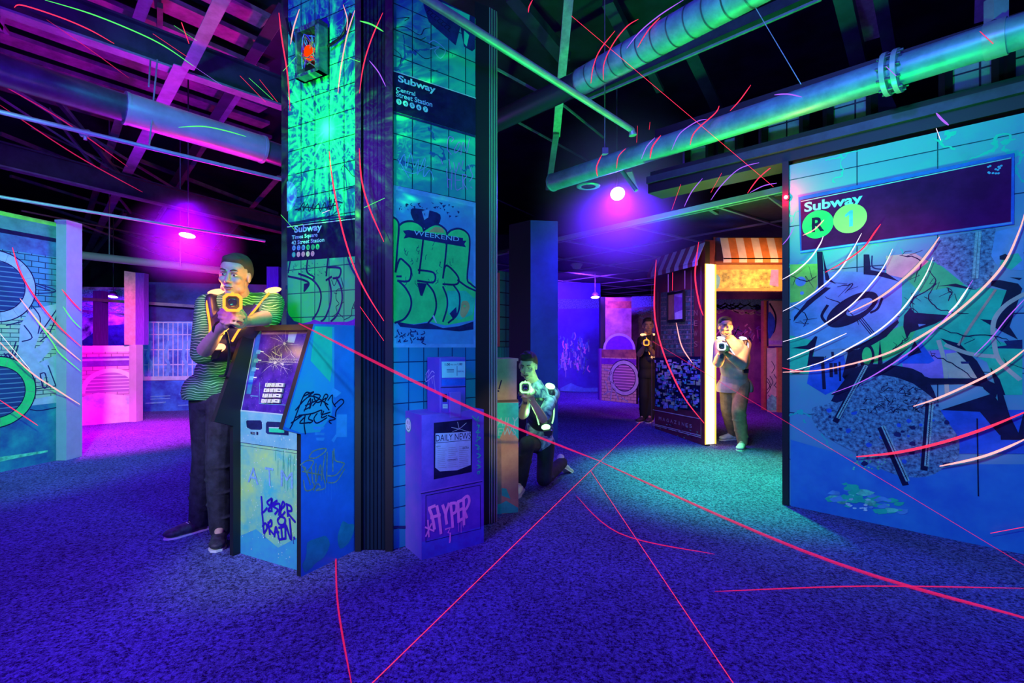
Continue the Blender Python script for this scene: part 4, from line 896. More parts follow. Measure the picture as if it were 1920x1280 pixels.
# ================================================================== centre back
t = thing('blue_column', P2(995, 6.0), 'tall square column with a deep blue right face', 'column')
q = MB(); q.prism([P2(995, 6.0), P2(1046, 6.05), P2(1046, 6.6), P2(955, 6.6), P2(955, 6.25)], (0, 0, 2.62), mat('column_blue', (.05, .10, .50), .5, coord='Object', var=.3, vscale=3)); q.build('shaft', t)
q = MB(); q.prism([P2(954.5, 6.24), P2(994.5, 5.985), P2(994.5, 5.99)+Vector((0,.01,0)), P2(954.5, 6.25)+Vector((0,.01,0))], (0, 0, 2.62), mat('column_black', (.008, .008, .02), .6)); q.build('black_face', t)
def d_blue(p, L):
    p.polyL([(0, 1.93), (L, 2.0), (L, 2.2), (0, 2.2)], ROCK)
    p.C(900, 440, .25)
    for k in range(90):
        t = random.random(); x = 600+t*210+random.uniform(-10, 10); y = 720+abs(t-.35)*80+random.uniform(0, 240); p.stroke([(x, y), (x+random.uniform(-10, 10), y+random.uniform(10, 40)), (x+random.uniform(-14, 14), y+random.uniform(20, 60))], .03, random.choice([PINK, PALE, SKY, ROCK]), 3)
    for k in range(14): x = random.uniform(605, 760); y = random.uniform(860, 960); p.stroke([(x, y), (x, y+random.uniform(30, 110))], .015, PALE, 0)
    p.poly([(690, 1130), (760, 1140), (810, 1165), (740, 1165)], SKY); p.poly([(600, 1150), (680, 1110), (760, 1150), (890, 1145), (895, 1185), (600, 1170)], SKY)
board('drip_mural', 960, 11.8, 1126, 12.3, 0, 2.6, mat('ink_deep_blue', (.08, .10, .60), .5, coord='UV', col2=(.06, .05, .40), vscale=2), 'deep blue mural wall with a dripping paint splash', draw=d_blue)
def d_ringlow(p, L):
    p.polyL([(0, 1.04), (L, 1.04), (L, .88), (0, .88)], mat('ink_rust_pipe', (.35, .18, .15), .5, coord='UV', col2=(.15, .05, .1), vscale=6)); p.polyL([(0, .86), (L, .86), (L, .74), (0, .74)], PURP)
    c = p.w.loc(1170, 708); p.disc(c, .35, PALE, 48); p.disc(c, .26, tilemat('grate_far', (.25, .15, .3), (.2, .12, .3), (.75, .6, .75), 9, .055, 0, .007, (.2, .1, .3), .4, 2), 40); p.ring(c, .355, .34, NAVY); p.ring(c, .27, .255, NAVY)
    p.C(900, 440, .25)
    for s_ in ([(930, 1010), (990, 1030), (960, 1080), (1010, 1120)], [(940, 1100), (960, 1170), (930, 1200)], [(990, 1130), (980, 1240)], [(1010, 1150), (1040, 1240)], [(1060, 1220), (1110, 1250)], [(950, 1180), (1000, 1170)]): p.stroke(s_, .03, PALE, 4); p.stroke(s_, .008, NAVY, 4)
t = board('low_mural_wall', 1128, 10.45, 1193, 9.85, 0, 1.04, tilemat('brick_tan', (.55, .55, .35), (.5, .45, .4), (.1, .05, .1), .14, .06, .5, .005, (.4, .3, .4), .5, 2), 'low wall with one round slatted grate print before the kiosk', draw=d_ringlow)
q = MB(); q.box(P2(1124, 10.45), P2(1129, 10.45)+Vector((.02, .2, 1.05)), PURP); tag(q.build('low_post'), 'short purple post at the left end of the low grate wall', 'post')
def d_tun(p, L):
    p.polyL([(0, 2.05), (L, 2.05), (L, 1.9), (0, 1.9)], mat('ink_bronze', (.55, .25, .08), .5, coord='UV', col2=(.2, .08, .05), vscale=6)); c = p.w.loc(1161, 655); p.ring(c, .30, 0, PURP, 30, 0, 180); p.ring(c, .34, .29, PALE, 30, 0, 180)
board('tunnel_mural', 1135, 10.8, 1184, 10.8, 0, 2.13, mat('ink_tan_scene', (.50, .36, .30), .5, coord='UV', col2=(.22, .12, .16), vscale=3.5, detail=9), 'tan tunnel mural panel rising behind the low grate wall', draw=d_tun)
q = MB(); q.box(P2(1126, 10.9), P2(1134, 10.9)+Vector((.02, .2, 2.15)), BLACK); tag(q.build('black_post'), 'black post between the blue mural and tunnel mural', 'post')
board('dark_rock_mural', 1184, 11.4, 1300, 11.0, 0, 2.2, SCENE_R2, 'dark red rocky mural behind the shadowed gunman', draw=d_rock)
def d_gap(p, L):
    c = p.w.loc(926, 612); p.disc(c, .45, PALE, 40); p.disc(c, .34, GR, 36); p.polyL([(0, 2.0), (L, 2.0), (L, 1.75), (0, 1.75)], SKY)
board('grate_mural', 880, 8.9, 931, 8.9, 0, 2.1, BRICK, 'blue mural strip with grate seen through the gap beside the pillar', draw=d_gap)
board('green_mural', 934, 8.3, 962, 8.6, 0, 2.35, tilemat('tile_teal_far', (.05, .45, .45), (.04, .4, .4), (.01, .05, .08), .2, .2, 0, .01, (.02, .1, .3), .6, 3), 'narrow teal tiled mural strip left of the blue column')
q = MB(); q.box(P2(930, 8.2), P2(937, 8.2)+Vector((.0, .1, 2.3)), mat('red_post', (.7, .1, .2), .6)); tag(q.build('red_post'), 'slim red post in the gap beside the pillar', 'post')  # post painted plain red
q = MB(); q.box(P2(931, 7.9), P2(955, 7.9)+Vector((.0, .1, 1.12)), tilemat('tile_teal_far', (0,0,0), (0,0,0), (0,0,0), 1, 1)); tag(q.build('low_green_wall'), 'low green tiled wall piece in the gap behind the wooden box', 'wall panel')
# ================================================================== ATM shaped cabinet
AC = Vector((-1.076, 2.61, 0)); As = Vector((.4636, .886, 0)); Aw = Vector((-.886, .4636, 0))
ws = Wall(AC, As)
atm = thing('cash_machine', AC, 'graffiti covered cash machine cabinet in front of the pillar', 'cash machine')
nose = ws.loc(530, 805); kn = ws.loc(553, 816); tp = ws.loc(588, 608); tb = ws.loc(668, 608)
TH = 1.292; prof = [(0, 0), (0, kn[1]), (nose[0], nose[1]), (tp[0], TH), (.384, TH), (.384, 0)]
SIDE = mat('cabinet_side_print', (.03, .28, .85), .5, coord='UV', col2=(.02, .20, .62), vscale=3, detail=6)
def wing(name, off, th, m, pr=None):
    w = Wall(AC+Aw*off, As); q = MB(); 
    fr = [w.O+As*a+Vector((0,0,b)) for a, b in prof]; 
    slab(q, w, prof, th, m, BLACK) if pr else q.prism(fr, Aw*th, BLACK)
    if pr: pr(Print(w, q))
    return q.build(name, atm)
def side_print(p):
    p.polyL([(.0, kn[1]+.005), (nose[0]+.012, nose[1]+.012), (tp[0]+.006, TH-.012), (.22, TH-.012), (.22, .95), (.20, .80), (.12, .72)], mat('ink_side_fade', (.03, .55, .62), .5, coord='UV', col2=(.03, .40, .75), vscale=2))
    p.polyL([(tp[0]+.01, TH-.012), (.205, TH-.012), (.205, 1.06), (.19, .98), (.06, 1.10)], ink('side_green', (.05, .85, .50), .25, 3))
    for x, y, r in ((.30, .12, .08), (.10, .10, .1), (.05, .05, .05)): p.polyL([(x+r*math.cos(a)*random.uniform(.6, 1), y+r*math.sin(a)*random.uniform(.6, 1)) for a in [i*.6 for i in range(10)]], ink('side_teal', (.04, .50, .55), .3), 2)
    p.C(440, 600, .203)
    for pt in ([(720, 930), (820, 930), (815, 960), (725, 962)], [(720, 980), (830, 985), (820, 1010), (730, 1010)], [(740, 1035), (830, 1040), (825, 1062), (740, 1060)], [(750, 1085), (830, 1085), (820, 1112), (755, 1110)], [(940, 870), (1035, 870), (1035, 1080), (940, 1080), (915, 1130), (890, 1110), (935, 1050)], [(905, 620), (985, 670), (930, 715), (880, 690)]): p.poly(pt, ink('side_light', (.10, .45, .90), .2))
    T = NAVY
    for s_ in ([(690, 670), (640, 690), (545, 930), (510, 1000)], [(520, 950), (620, 880), (560, 900)], [(640, 840), (700, 720), (690, 820), (720, 730)], [(650, 790), (780, 730)], [(700, 800), (640, 830)], [(720, 790), (790, 700), (730, 690), (760, 760), (840, 720)],
               [(640, 700), (730, 660), (680, 700)], [(790, 790), (830, 690), (860, 700), (830, 760), (870, 830)], [(860, 740), (900, 690), (900, 750), (930, 800)], [(920, 780), (980, 730), (1005, 760), (940, 830), (930, 890)],
               [(590, 880), (720, 860), (800, 830), (800, 870), (880, 850)], [(650, 870), (640, 960), (652, 1050)], [(640, 900), (600, 950), (690, 945)], [(700, 870), (680, 910), (720, 930), (690, 950)], [(760, 860), (730, 910), (760, 950), (850, 900)],
               [(820, 840), (800, 900), (850, 880)], [(860, 880), (930, 910), (870, 930), (890, 955)], [(560, 830), (700, 700), (860, 780)]):
        p.stroke(s_, .0075, T, 5)
    p.C(440, 820, .2109); Y = ink('side_gold', (.55, .60, .30), .5, 30)
    for s_ in ([(660, 170), (700, 120), (800, 95), (800, 125), (720, 180), (660, 180)], [(580, 245), (640, 205), (700, 215), (640, 300), (600, 250)], [(620, 260), (650, 350), (670, 420)], [(680, 260), (690, 400)], [(610, 380), (630, 470), (700, 450), (700, 400)],
               [(720, 230), (720, 400), (760, 240), (770, 380)], [(800, 160), (780, 300), (800, 400)], [(820, 130), (815, 400)], [(820, 340), (900, 330), (970, 240), (950, 220), (890, 200), (880, 100)], [(870, 120), (870, 300)], [(830, 400), (900, 390), (975, 280)],
               [(700, 470), (730, 410), (760, 440), (720, 470), (800, 450), (800, 400)], [(600, 300), (760, 330)]):
        p.stroke(s_, .0065, Y, 5)
    for k in range(8): x = 730+k*25; p.stroke([(x, 400), (x+2, 440+random.uniform(20, 120))], .002, ink('side_light', (0,0,0)), 0)
wing('side_panel', 0, .03, SIDE, side_print)
o = wing('side_panel', .545, .03, BLACK)
# top, back
q = MB(); zt = TH
q.prism([AC+As*(tp[0]+.02)+Aw*.03+Vector((0,0,zt-.03)), AC+As*.384+Aw*.03+Vector((0,0,zt-.03)), AC+As*.384+Aw*.545+Vector((0,0,zt-.03)), AC+As*(tp[0]+.02)+Aw*.545+Vector((0,0,zt-.03))], (0, 0, .03), BLACK); q.build('top_panel', atm)
q = MB(); q.prism([AC+As*.35+Aw*.03, AC+As*.38+Aw*.03, AC+As*.38+Aw*.545, AC+As*.35+Aw*.545], (0, 0, TH-.03), BLACK); q.build('back_panel', atm)
# lower front
wf = Wall(AC+As*.045+Aw*.03, Aw); FW = .515; zb = .805
FRONT = mat('cabinet_front_print', (.45, .75, .22), .55, coord='UV', col2=(.06, .50, .55), vscale=4.2, detail=9)
FTOP = mat('cabinet_band_print', (.25, .55, .62), .5, coord='UV', col2=(.12, .45, .60), vscale=9, detail=8)
q = MB(); slab(q, wf, [(0, 0), (FW, 0), (FW, zb), (0, zb)], .03, FRONT); p = Print(wf, q)
p.polyL([(0, .63), (FW, .63), (FW, zb), (0, zb)], FTOP); p.strokeL([(0, .628), (FW, .628)], .003, NAVY2, 0); p.strokeL([(0, .612), (FW, .612)], .002, NAVY2, 0)
p.polyL([(0, 0), (FW, 0), (FW, .10), (.38, .16), (.2, .09), (0, .2)], mat('ink_foot', (.05, .45, .60), .5, coord='UV', col2=(.05, .30, .62), vscale=9, detail=8))
for k in range(16): x = random.uniform(.02, .22); z = random.uniform(.56, .62); p.strokeL([(x, z), (x+.001, z-random.uniform(.04, .22))], .002, ink('drip', (.05, .55, .35)), 0)
sp = ink('speck', (.65, .85, .80), .2)
p.hold = True
for k in range(150): x, z = random.uniform(.01, .5), random.uniform(.03, .79); r = random.uniform(.0012, .0038); p.polyL([(x-r, z-r), (x+r, z-r), (x+r*.6, z+r), (x-r, z+r)], sp)
p.hold = False
# card and cash slots
p.C(440, 600, .203)
p.poly([(108, 935), (115, 925), (240, 925), (252, 940), (255, 1000), (240, 1012), (155, 1010), (115, 990)], NAVY2)
p.poly([(292, 950), (305, 935), (500, 945), (500, 1065), (305, 1050), (290, 1035)], NAVY2); p.poly([(318, 985), (460, 990), (460, 1040), (320, 1032)], TEAL); p.poly([(318, 985), (460, 990), (460, 1000), (318, 996)], PALE)
p.poly([(148, 1030), (190, 1034), (190, 1055), (150, 1052)], NAVY); p.poly([(160, 1038), (188, 1040), (188, 1046), (160, 1044)], PALE); p.poly([(203, 1030), (220, 1032), (220, 1060), (204, 1058)], NAVY)
p.C(440, 820, .2109); AT = ink('atm_text', (.25, .50, .85), .35, 40)
p.textQ('A', (118, 395), (213, 420), (122, 255), AT); p.textQ('T', (278, 425), (352, 437), (272, 262), AT); p.textQ('M', (412, 432), (520, 458), (412, 285), AT)
LB = ink('tag_violet', (.03, .01, .45), .1)
for s_ in ([(240, 525), (245, 600), (250, 665), (290, 625)], [(330, 540), (290, 575), (320, 600), (335, 540), (330, 640)], [(325, 605), (300, 650), (335, 650)], [(380, 560), (350, 580), (345, 610), (385, 640), (360, 680)], [(345, 600), (400, 590), (395, 690)],
           [(410, 640), (430, 570), (445, 600), (410, 650), (420, 690), (450, 660)], [(465, 590), (475, 700)], [(460, 590), (500, 610), (505, 650), (470, 660), (540, 750)],
           [(245, 665), (255, 750), (262, 850)], [(250, 790), (275, 760), (290, 800), (265, 850)], [(300, 750), (315, 860)], [(290, 790), (325, 730), (330, 780), (305, 800), (350, 860)], [(355, 880), (370, 790), (395, 900)], [(355, 840), (395, 840)],
           [(410, 700), (385, 730), (400, 770), (440, 770), (450, 720), (410, 700)], [(415, 790), (425, 900)], [(395, 800), (450, 790)], [(400, 905), (455, 895)], [(455, 900), (450, 720)], [(460, 780), (505, 910), (490, 720)], [(530, 885), (535, 900)]):
    p.stroke(s_, .0125, LB, 5)
for x, y in ((270, 850), (400, 890), (525, 895)): p.stroke([(x, y), (x+1, y+45)], .003, LB, 0)
q.build('front_panel', atm)
# sloped screen panel
B0 = wf.O+Vector((0, 0, zb)); slope = (As*.100+Vector((0, 0, 1.285-zb))); SL = slope.length
wsn = Wall(B0, Aw, slope)
SCR = mat('screen_print', (.10, .03, .45), .3, coord='UV', col2=(.03, .01, .22), vscale=14, detail=8)
q = MB(); slab(q, wsn, [(0, 0), (FW, 0), (FW, SL), (0, SL)], .03, SCR); p = Print(wsn, q)
p.C(440, 600, .203)
p.polyL([(FW-.06, .1), (FW-.02, .1), (FW-.01, SL), (FW-.05, SL)], ink('scr_edge', (.05, .25, .65), .4)); p.strokeL([(FW-.004, 0), (FW-.004, SL)], .006, PALE, 0); p.strokeL([(0, .004), (FW, .004)], .007, PALE, 0)
p.strokeL([(.0, SL-.04), (FW-.06, SL-.04)], .012, ink('scr_top', (.30, .25, .60), .3), 0)
p.poly([(500, 110), (580, 110), (550, 210), (490, 205)], PALE)
for i in range(4): x, y = 205-21*i, 275+80*i; p.poly([(x, y), (x+40, y+2), (x+30, y+38), (x-8, y+36)], SKY); p.poly([(x+35, y+10), (x+65, y+12), (x+62, y+20), (x+33, y+19)], WHITE)
W2 = ink('crackw', (.75, .70, .85), .2)
for c_, n_ in (((375, 395), 13), ((460, 215), 9), ((445, 405), 7)):
    for k in range(n_):
        a = 2*math.pi*k/n_+random.uniform(-.2, .2); l = random.uniform(60, 190); x, y = c_
        p.stroke([(x, y), (x+l*.5*math.cos(a+.1), y+l*.5*math.sin(a+.1)), (x+l*math.cos(a), y+l*math.sin(a))], .0022, W2, 0, .9)
    p.poly([(c_[0]+random.uniform(8, 22)*math.cos(a), c_[1]+random.uniform(6, 20)*math.sin(a)) for a in [i*.7 for i in range(9)]], W2)
for s_ in ([(350, 290), (380, 310), (420, 330), (440, 310), (435, 350)], [(520, 290), (530, 320), (560, 350)]): p.stroke(s_, .003, W2, 2)
p.textQ('UNABLE TEMPORARILY OUT OF SERVICE', (320, 368), (600, 374), (320, 352), W2); p.textQ('TRANSACTIONS UNAVAILABLE', (320, 388), (590, 396), (320, 374), W2)
p.hold = True
for k in range(220): a_, b_ = random.uniform(.02, FW-.06), random.uniform(.02, SL-.03); r = random.uniform(.0007, .002); p.polyL([(a_-r, b_-r), (a_+r, b_-r), (a_, b_+r)], W2 if k % 3 else SKY)
p.hold = False
p.stroke([(235, 575), (230, 770), (490, 785)], .003, SKY, 0); p.poly([(150, 695), (220, 700), (220, 706), (150, 702)], SKY)
q.build('screen_panel', atm)
# keypad keys
kp = MB(); KM = mat('key_plastic', (.75, .80, .65), .4); names = ['1','2','3','','4','5','6','','7','8','9','','*','0','#','']
i = 0
for r_ in range(4):
    for c_ in range(4):
        x0 = 308-12*r_+37*c_; y0 = 583+49*r_; wd = 28 if c_ < 3 else 50
        A = wsn.loc(440+x0*.203, 600+y0*.203); B = wsn.loc(440+(x0+wd)*.203, 600+(y0+37)*.203)
        a0, a1 = min(A[0], B[0]), max(A[0], B[0]); b0, b1 = min(A[1], B[1]), max(A[1], B[1])
        vs = [wsn.pt(s, z, h) for h in (.006, .016) for s, z in ((a0, b0), (a1, b0), (a1, b1), (a0, b1))]
        q = MB(); q.add(vs, [(0,1,2,3),(7,6,5,4),(0,4,5,1),(1,5,6,2),(2,6,7,3),(3,7,4,0)], KM)
        if c_ < 3:
            tv, tf, _ = text_mesh(names[i]); mx_, mz = (a0+a1)/2, (b0+b1)/2
            # u axis runs leftwards in view, so mirror the glyph
            q.add([wsn.pt(mx_-(x-.5)*(.004 if names[i] == '1' else .010), mz+(y-.5)*(.008 if names[i] == '*' else .018), .0168) for x, y in tv], tf, NAVY)
        else: q.add([wsn.pt(mx_+dx, (b0+b1)/2+dz, .0168) for mx_ in [(a0+a1)/2] for dx, dz in ((-.01,-.002),(.01,-.002),(.01,.003),(-.01,.003))], [(0,1,2,3)], NAVY2)
        q.build('key', atm); i += 1

# ================================================================== newspaper box beside the pillar
NC = Vector((-.503, 2.82, 0)); Nf = Vector((.8, .6, 0)); Nb = Vector((-.6, .8, 0))*1.0
Nb = Vector((-.563, .826, 0)).normalized()
nb = thing('newspaper_box', NC, 'violet newspaper vending box with a newspaper in its window', 'newspaper box')
NP = mat('box_paint_violet', (.16, .10, .62), .45, coord='UV', col2=(.08, .06, .48), vscale=6, detail=7); NPS = mat('box_paint_side', (.20, .10, .55), .5, col2=(.10, .10, .50), vscale=4)
wn_ = Wall(NC, Nf); NW = .41; ND = .222; NH = .795
q = MB(); b0 = [NC, NC+Nf*NW, NC+Nf*NW+Nb*ND, NC+Nb*ND]; q.prism([v+Nb*0 for v in b0], (0, 0, NH), NPS); q.build('body', nb)
q = MB(); slab(q, Wall(NC-Nb*.012, Nf), [(0, 0), (NW, 0), (NW, NH), (0, NH)], .01, NP, NPS); wn2 = Wall(NC-Nb*.012, Nf); p = Print(wn2, q)
p.C(700, 640, .328)
p.polyL([(0, 0), (NW, 0), (NW, .10), (0, .10)], mat('box_foot', (.06, .22, .70), .5, coord='UV', col2=(.08, .08, .5), vscale=8)); p.stroke([(272, 870), (622, 800)], .004, NAVY, 0); p.stroke([(272, 862), (622, 792)], .002, LILAC, 0)
for a, b_ in (((300, 880), (610, 820)), ((610, 820), (612, 1070)), ((300, 880), (300, 1145)), ((300, 1145), (612, 1070))): p.stroke([a, b_], .004, NAVY2, 0)
p.poly([(345, 465), (565, 442), (562, 745), (345, 788)], NAVY)
p.poly([(355, 525), (556, 515), (556, 705), (480, 735), (380, 742), (353, 720)], mat('newsprint', (.35, .62, .80), .6, coord='UV', var=.15, vscale=20))
p.textQ('DAILY NEWS', (357, 572), (556, 556), (357, 534), NAVY, 0); p.stroke([(352, 580), (556, 562)], .003, NAVY, 0)
for i in range(3):
    for j in range(11): x = 366+62*i; y = 612+11*j-5*i; p.stroke([(x, y), (x+random.uniform(40, 54), y-3)], .0018, GREYI, 0)
p.textQ('COMMUNITY', (420, 682), (482, 676), (420, 674), NAVY); p.textQ('EXTRA', (510, 614), (545, 610), (510, 604), NAVY); p.textQ('NEWS', (358, 605), (382, 602), (358, 597), NAVY)
p.stroke([(490, 500), (445, 490)], .003, PALE, 0); p.stroke([(490, 500), (530, 465)], .003, PALE, 0); p.stroke([(490, 500), (480, 460)], .003, PALE, 0); p.stroke([(490, 500), (545, 515)], .002, PALE, 0); p.stroke([(490, 500), (450, 515)], .002, PALE, 0)
for s_ in ([(565, 425), (585, 450), (600, 430)], [(575, 440), (595, 455)], [(600, 445), (602, 460)], [(590, 480), (605, 478), (600, 492)], [(598, 505), (585, 520), (608, 518)], [(590, 545), (612, 550), (585, 570)], [(580, 590), (605, 600), (590, 615), (610, 612)], [(590, 640), (612, 650), (592, 665)], [(595, 680), (610, 690)], [(590, 705), (612, 715), (592, 725)], [(595, 745), (608, 740), (600, 758), (592, 748)]): p.stroke(s_, .006, TEAL, 3)
p.stroke([(580, 430), (600, 500), (590, 560), (602, 640), (600, 720)], .003, TEAL)
HP = ink('tag_pink', (.95, .55, .80), .15, 20)
for s_ in ([(318,955),(335,1000),(348,1070)], [(362,940),(375,1010),(385,1095)], [(328,1005),(380,990)], [(316,952),(350,938)], [(395,935),(412,985)], [(430,925),(412,985),(418,1040)], [(440,925),(448,1000),(452,1060)], [(440,925),(472,925),(470,970),(446,985)],
           [(482,915),(486,1030)], [(482,915),(506,905)], [(485,965),(505,955)], [(486,1025),(508,1012)], [(514,905),(516,1045)], [(505,905),(535,882),(547,910),(532,950),(514,965)], [(516,960),(532,1005)]): p.stroke(s_, .0175, HP, 4)
for s_ in ([(310,1020),(316,1115)], [(295,1060),(345,1082)], [(330,1040),(298,1112)], [(410,1072),(438,1062),(425,1090),(438,1095),(434,1148)]): p.stroke(s_, .009, HP, 0)
for x, y0, y1 in ((485, 1000, 1085), (512, 1020, 1060), (500, 1030, 1090), (440, 1090, 1140)): p.stroke([(x, y0), (x, y1)], .003, HP, 0)
q.build('front_door', nb)
# smiley sticker on the side
wside = Wall(NC, Nb); q = MB(); p = Print(wside, q); c = wside.loc(765.6, 796.5)
p.disc(c, .042, ink('sticker', (.70, .90, .80), .1), 28, 1); p.ring(c, .043, .038, TEAL, 28); e = c
for dx in (-.014, .014): p.strokeL([(e[0]+dx, e[1]+.005), (e[0]+dx, e[1]+.022)], .005, NAVY, 0)
p.strokeL([(e[0]-.024, e[1]-.004), (e[0]-.012, e[1]-.022), (e[0]+.012, e[1]-.022), (e[0]+.024, e[1]-.004)], .004, NAVY, 5); o = q.build('smiley_sticker', nb)
# coin box
CC = Vector((-.41, 2.906, NH)); CWd, CDp, CHt = .172, .17, .312
q = MB(); b0 = [CC, CC+Nf*CWd, CC+Nf*CWd+Nb*CDp, CC+Nb*CDp]; q.prism(b0, (0, 0, CHt), NPS); cb = q.build('coin_box', nb, .006)
q = MB(); wc = Wall(CC-Nb*.006, Nf); slab(q, wc, [(.006, 0), (CWd-.006, 0), (CWd-.006, CHt-.01), (.006, CHt-.01)], .004, NP, NPS); p = Print(wc, q); p.C(700, 640, .328)
p.poly([(390, 115), (525, 113), (525, 205), (392, 207)], mat('price_card', (.35, .75, .75), .5, coord='UV', var=.1)); p.textQ('1.00', (408, 138), (438, 138), (408, 124), NAVY, .02); p.textQ('PRESS COIN', (442, 136), (476, 136), (442, 128), NAVY); p.textQ('1.00', (482, 136), (508, 136), (482, 122), NAVY, .02)
for k in range(3): p.stroke([(420, 160+7*k), (460, 160+7*k)], .0025, NAVY2, 0)
p.textQ('SUNDAY ONLY', (482, 175), (518, 175), (482, 166), NAVY2)
p.stroke([(478, 140), (478, 195)], .003, NAVY2, 0); p.poly([(390, 215), (525, 213), (525, 250), (390, 252)], BLUE); p.stroke([(385, 262), (528, 258)], .004, NAVY, 0); p.poly([(395, 300), (420, 300), (420, 345), (395, 345)], NAVY); p.poly([(396, 358), (424, 358), (424, 382), (396, 382)], PALE); p.textQ('COIN RETURN', (399, 372), (421, 372), (399, 366), NAVY)
q.build('coin_panel', nb)
q = MB(); h0, h1 = wc.loc(840, 735), wc.loc(861, 781)
vs = [wc.pt(s, z, h) for h in (.003, .022) for s, z in ((h0[0], h1[1]), (h1[0], h1[1]), (h1[0], h0[1]), (h0[0], h0[1]))]; q.add(vs, [(0,1,2,3),(7,6,5,4),(0,4,5,1),(1,5,6,2),(2,6,7,3),(3,7,4,0)], NPS); q.build('latch_handle', nb, .003)
q = MB(); wcs = Wall(CC-Nf*.0, Nb); p = Print(wcs, q); p.C(700, 640, .328)
for s_ in ([(300, 190), (320, 160), (310, 210), (335, 170), (350, 180)], [(305, 190), (300, 230), (340, 200), (350, 195)], [(320, 215), (315, 265)], [(345, 200), (355, 280)], [(335, 210), (340, 240)]): p.stroke(s_, .005, WHITE, 3)
o = q.build('white_tag', nb)

# ================================================================== wooden newspaper box
WB0 = P2(915, 3.54); WB1 = P2(972, 3.60); wf_ = (WB1-WB0).normalized(); wbk = Vector((-wf_.y, wf_.x, 0))
wb_ = thing('wooden_box', WB0, 'tan wooden newspaper box behind the pillar edge in front of the kneeling boy', 'newspaper box')
WD = mat('box_wood', (.62, .42, .22), .55, col2=(.48, .28, .16), vscale=6, detail=6, var=.1)
wld = (WB1-WB0).length
q = MB(); O = WB0+wf_*.0; q.prism([O, WB1, WB1+wbk*.3, O+wbk*.3], (0, 0, .775), WD); q.prism([O+Vector((0,0,.775)), WB1+Vector((0,0,.775)), WB1+wbk*.3+Vector((0,0,.775)), O+wbk*.3+Vector((0,0,.775))], (0, 0, .018), mat('wood_dark_edge', (.12, .07, .04), .5)); q.build('body', wb_)
w = Wall(WB0, WB1-WB0); q = MB(); p = Print(w, q); p.C(700, 640, .328); MT = ink('mint', (.05, .80, .50), .25)
p.poly([(655, 350), (830, 350), (830, 560), (760, 470), (720, 560), (655, 540)], MT); p.poly([(655, 830), (760, 840), (785, 900), (655, 850)], MT); p.poly([(655, 940), (720, 930), (760, 910), (828, 950), (828, 978), (655, 985)], MT, 0)
p.textQ('DAILY', (665, 485), (822, 482), (672, 435), ink('etched', (.35, .85, .70), .3)); p.textQ('NEWS', (668, 540), (815, 535), (672, 495), ink('etched', (0,0,0)))
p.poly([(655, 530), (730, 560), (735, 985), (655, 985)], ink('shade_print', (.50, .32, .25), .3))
p.poly([(655, 940), (735, 925), (735, 985), (655, 985)], MT)
q.build('printed_front', wb_)
q = MB(); q.prism([O+Vector((0,0,.793)), WB1-wf_*.012+Vector((0,0,.793)), WB1-wf_*.012+wbk*.22+Vector((0,0,.793)), O+wbk*.22+Vector((0,0,.793))], (0, 0, .27), WD); q.prism([O+Vector((0,0,1.063)), WB1+Vector((0,0,1.063)), WB1+wbk*.24+Vector((0,0,1.063)), O+wbk*.24+Vector((0,0,1.063))], (0, 0, .018), WD)
p = Print(w, q); p.C(700, 640, .328)
for s_ in ([(668, 235), (662, 290)], [(690, 225), (680, 300)], [(664, 262), (688, 256)], [(700, 240), (695, 285), (715, 282)], [(732, 222), (718, 270)], [(714, 280), (716, 286)]): p.stroke(s_, .009, NAVY, 0)
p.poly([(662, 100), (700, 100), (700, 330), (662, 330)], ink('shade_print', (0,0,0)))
q.build('upper_box', wb_)

# ================================================================== newsstand kiosk
K0 = P2(1322, 5.88); K1 = P2(1341, 5.93); KL = P2(1228, 7.07); KR = P2(1466, 5.93)
ks = thing('newsstand_kiosk', K0, 'magazine kiosk with striped awnings and a glowing corner post', 'kiosk')
wk = Wall(KL, K0-KL); KW = (K0-KL).length; KH = 2.35
KD = mat('kiosk_maroon', (.20, .03, .05), .5, coord='UV', var=.3, vscale=5)
q = MB(); slab(q, wk, [(0, 0), (KW, 0), (KW, KH), (0, KH)], .06, KD); p = Print(wk, q, .00012); p.C(1100, 430, .336)
shelf = mat('ink_magrack', (.10, .14, .14), .5, coord='UV', col2=(.03, .05, .05), vscale=25, detail=8)
p.poly([(413, 352), (600, 332), (600, 705), (413, 705)], shelf)
for k in range(13): y = 380+26*k; p.stroke([(416, y), (598, y-6)], .012, ink('rackline', (.30, .22, .22), .5, 30), 0)
p.hold = True
for k in range(110): x = random.uniform(420, 585); y = 385+26*random.randrange(12); w_ = random.uniform(6, 16); p.poly([(x, y), (x+w_, y-1), (x+w_, y+14), (x, y+15)], random.choice([shelf, GREYI, ink('mag_a', (.25, .20, .18)), ink('mag_b', (.10, .25, .22))]))
p.hold = False
p.poly([(382, 715), (648, 708), (640, 1018), (382, 985)], NAVY)
mc = [ink('comic%d' % i, c) for i, c in enumerate([(.35, .45, .85), (.45, .35, .75), (.15, .45, .75), (.10, .60, .55), (.60, .70, .35), (.75, .60, .80), (.20, .20, .60)])]
for k in range(290):
    x, y = random.uniform(386, 632), random.uniform(722, 990); 
    if y > 985-(632-x)*.11+20: continue
    a_, b_ = random.uniform(6, 22), random.uniform(6, 22)
    p.poly([(x, y), (min(x+a_, 640), y+1), (min(x+a_, 640), y+b_), (x, y+b_-1)], random.choice(mc if y > 760 or k % 2 else [mc[1], mc[5]]))
p.hold = True
for k in range(24): x, y = random.uniform(390, 610), random.uniform(870, 960); p.poly([(x, y), (x+14, y), (x+14, y+18), (x, y+18)], NAVY); p.poly([(x+3, y+3), (x+11, y+3), (x+11, y+14), (x+3, y+14)], mc[k % 7])
p.hold = False
wt_ = ink('kiosk_cream', (.70, .60, .55), .3)
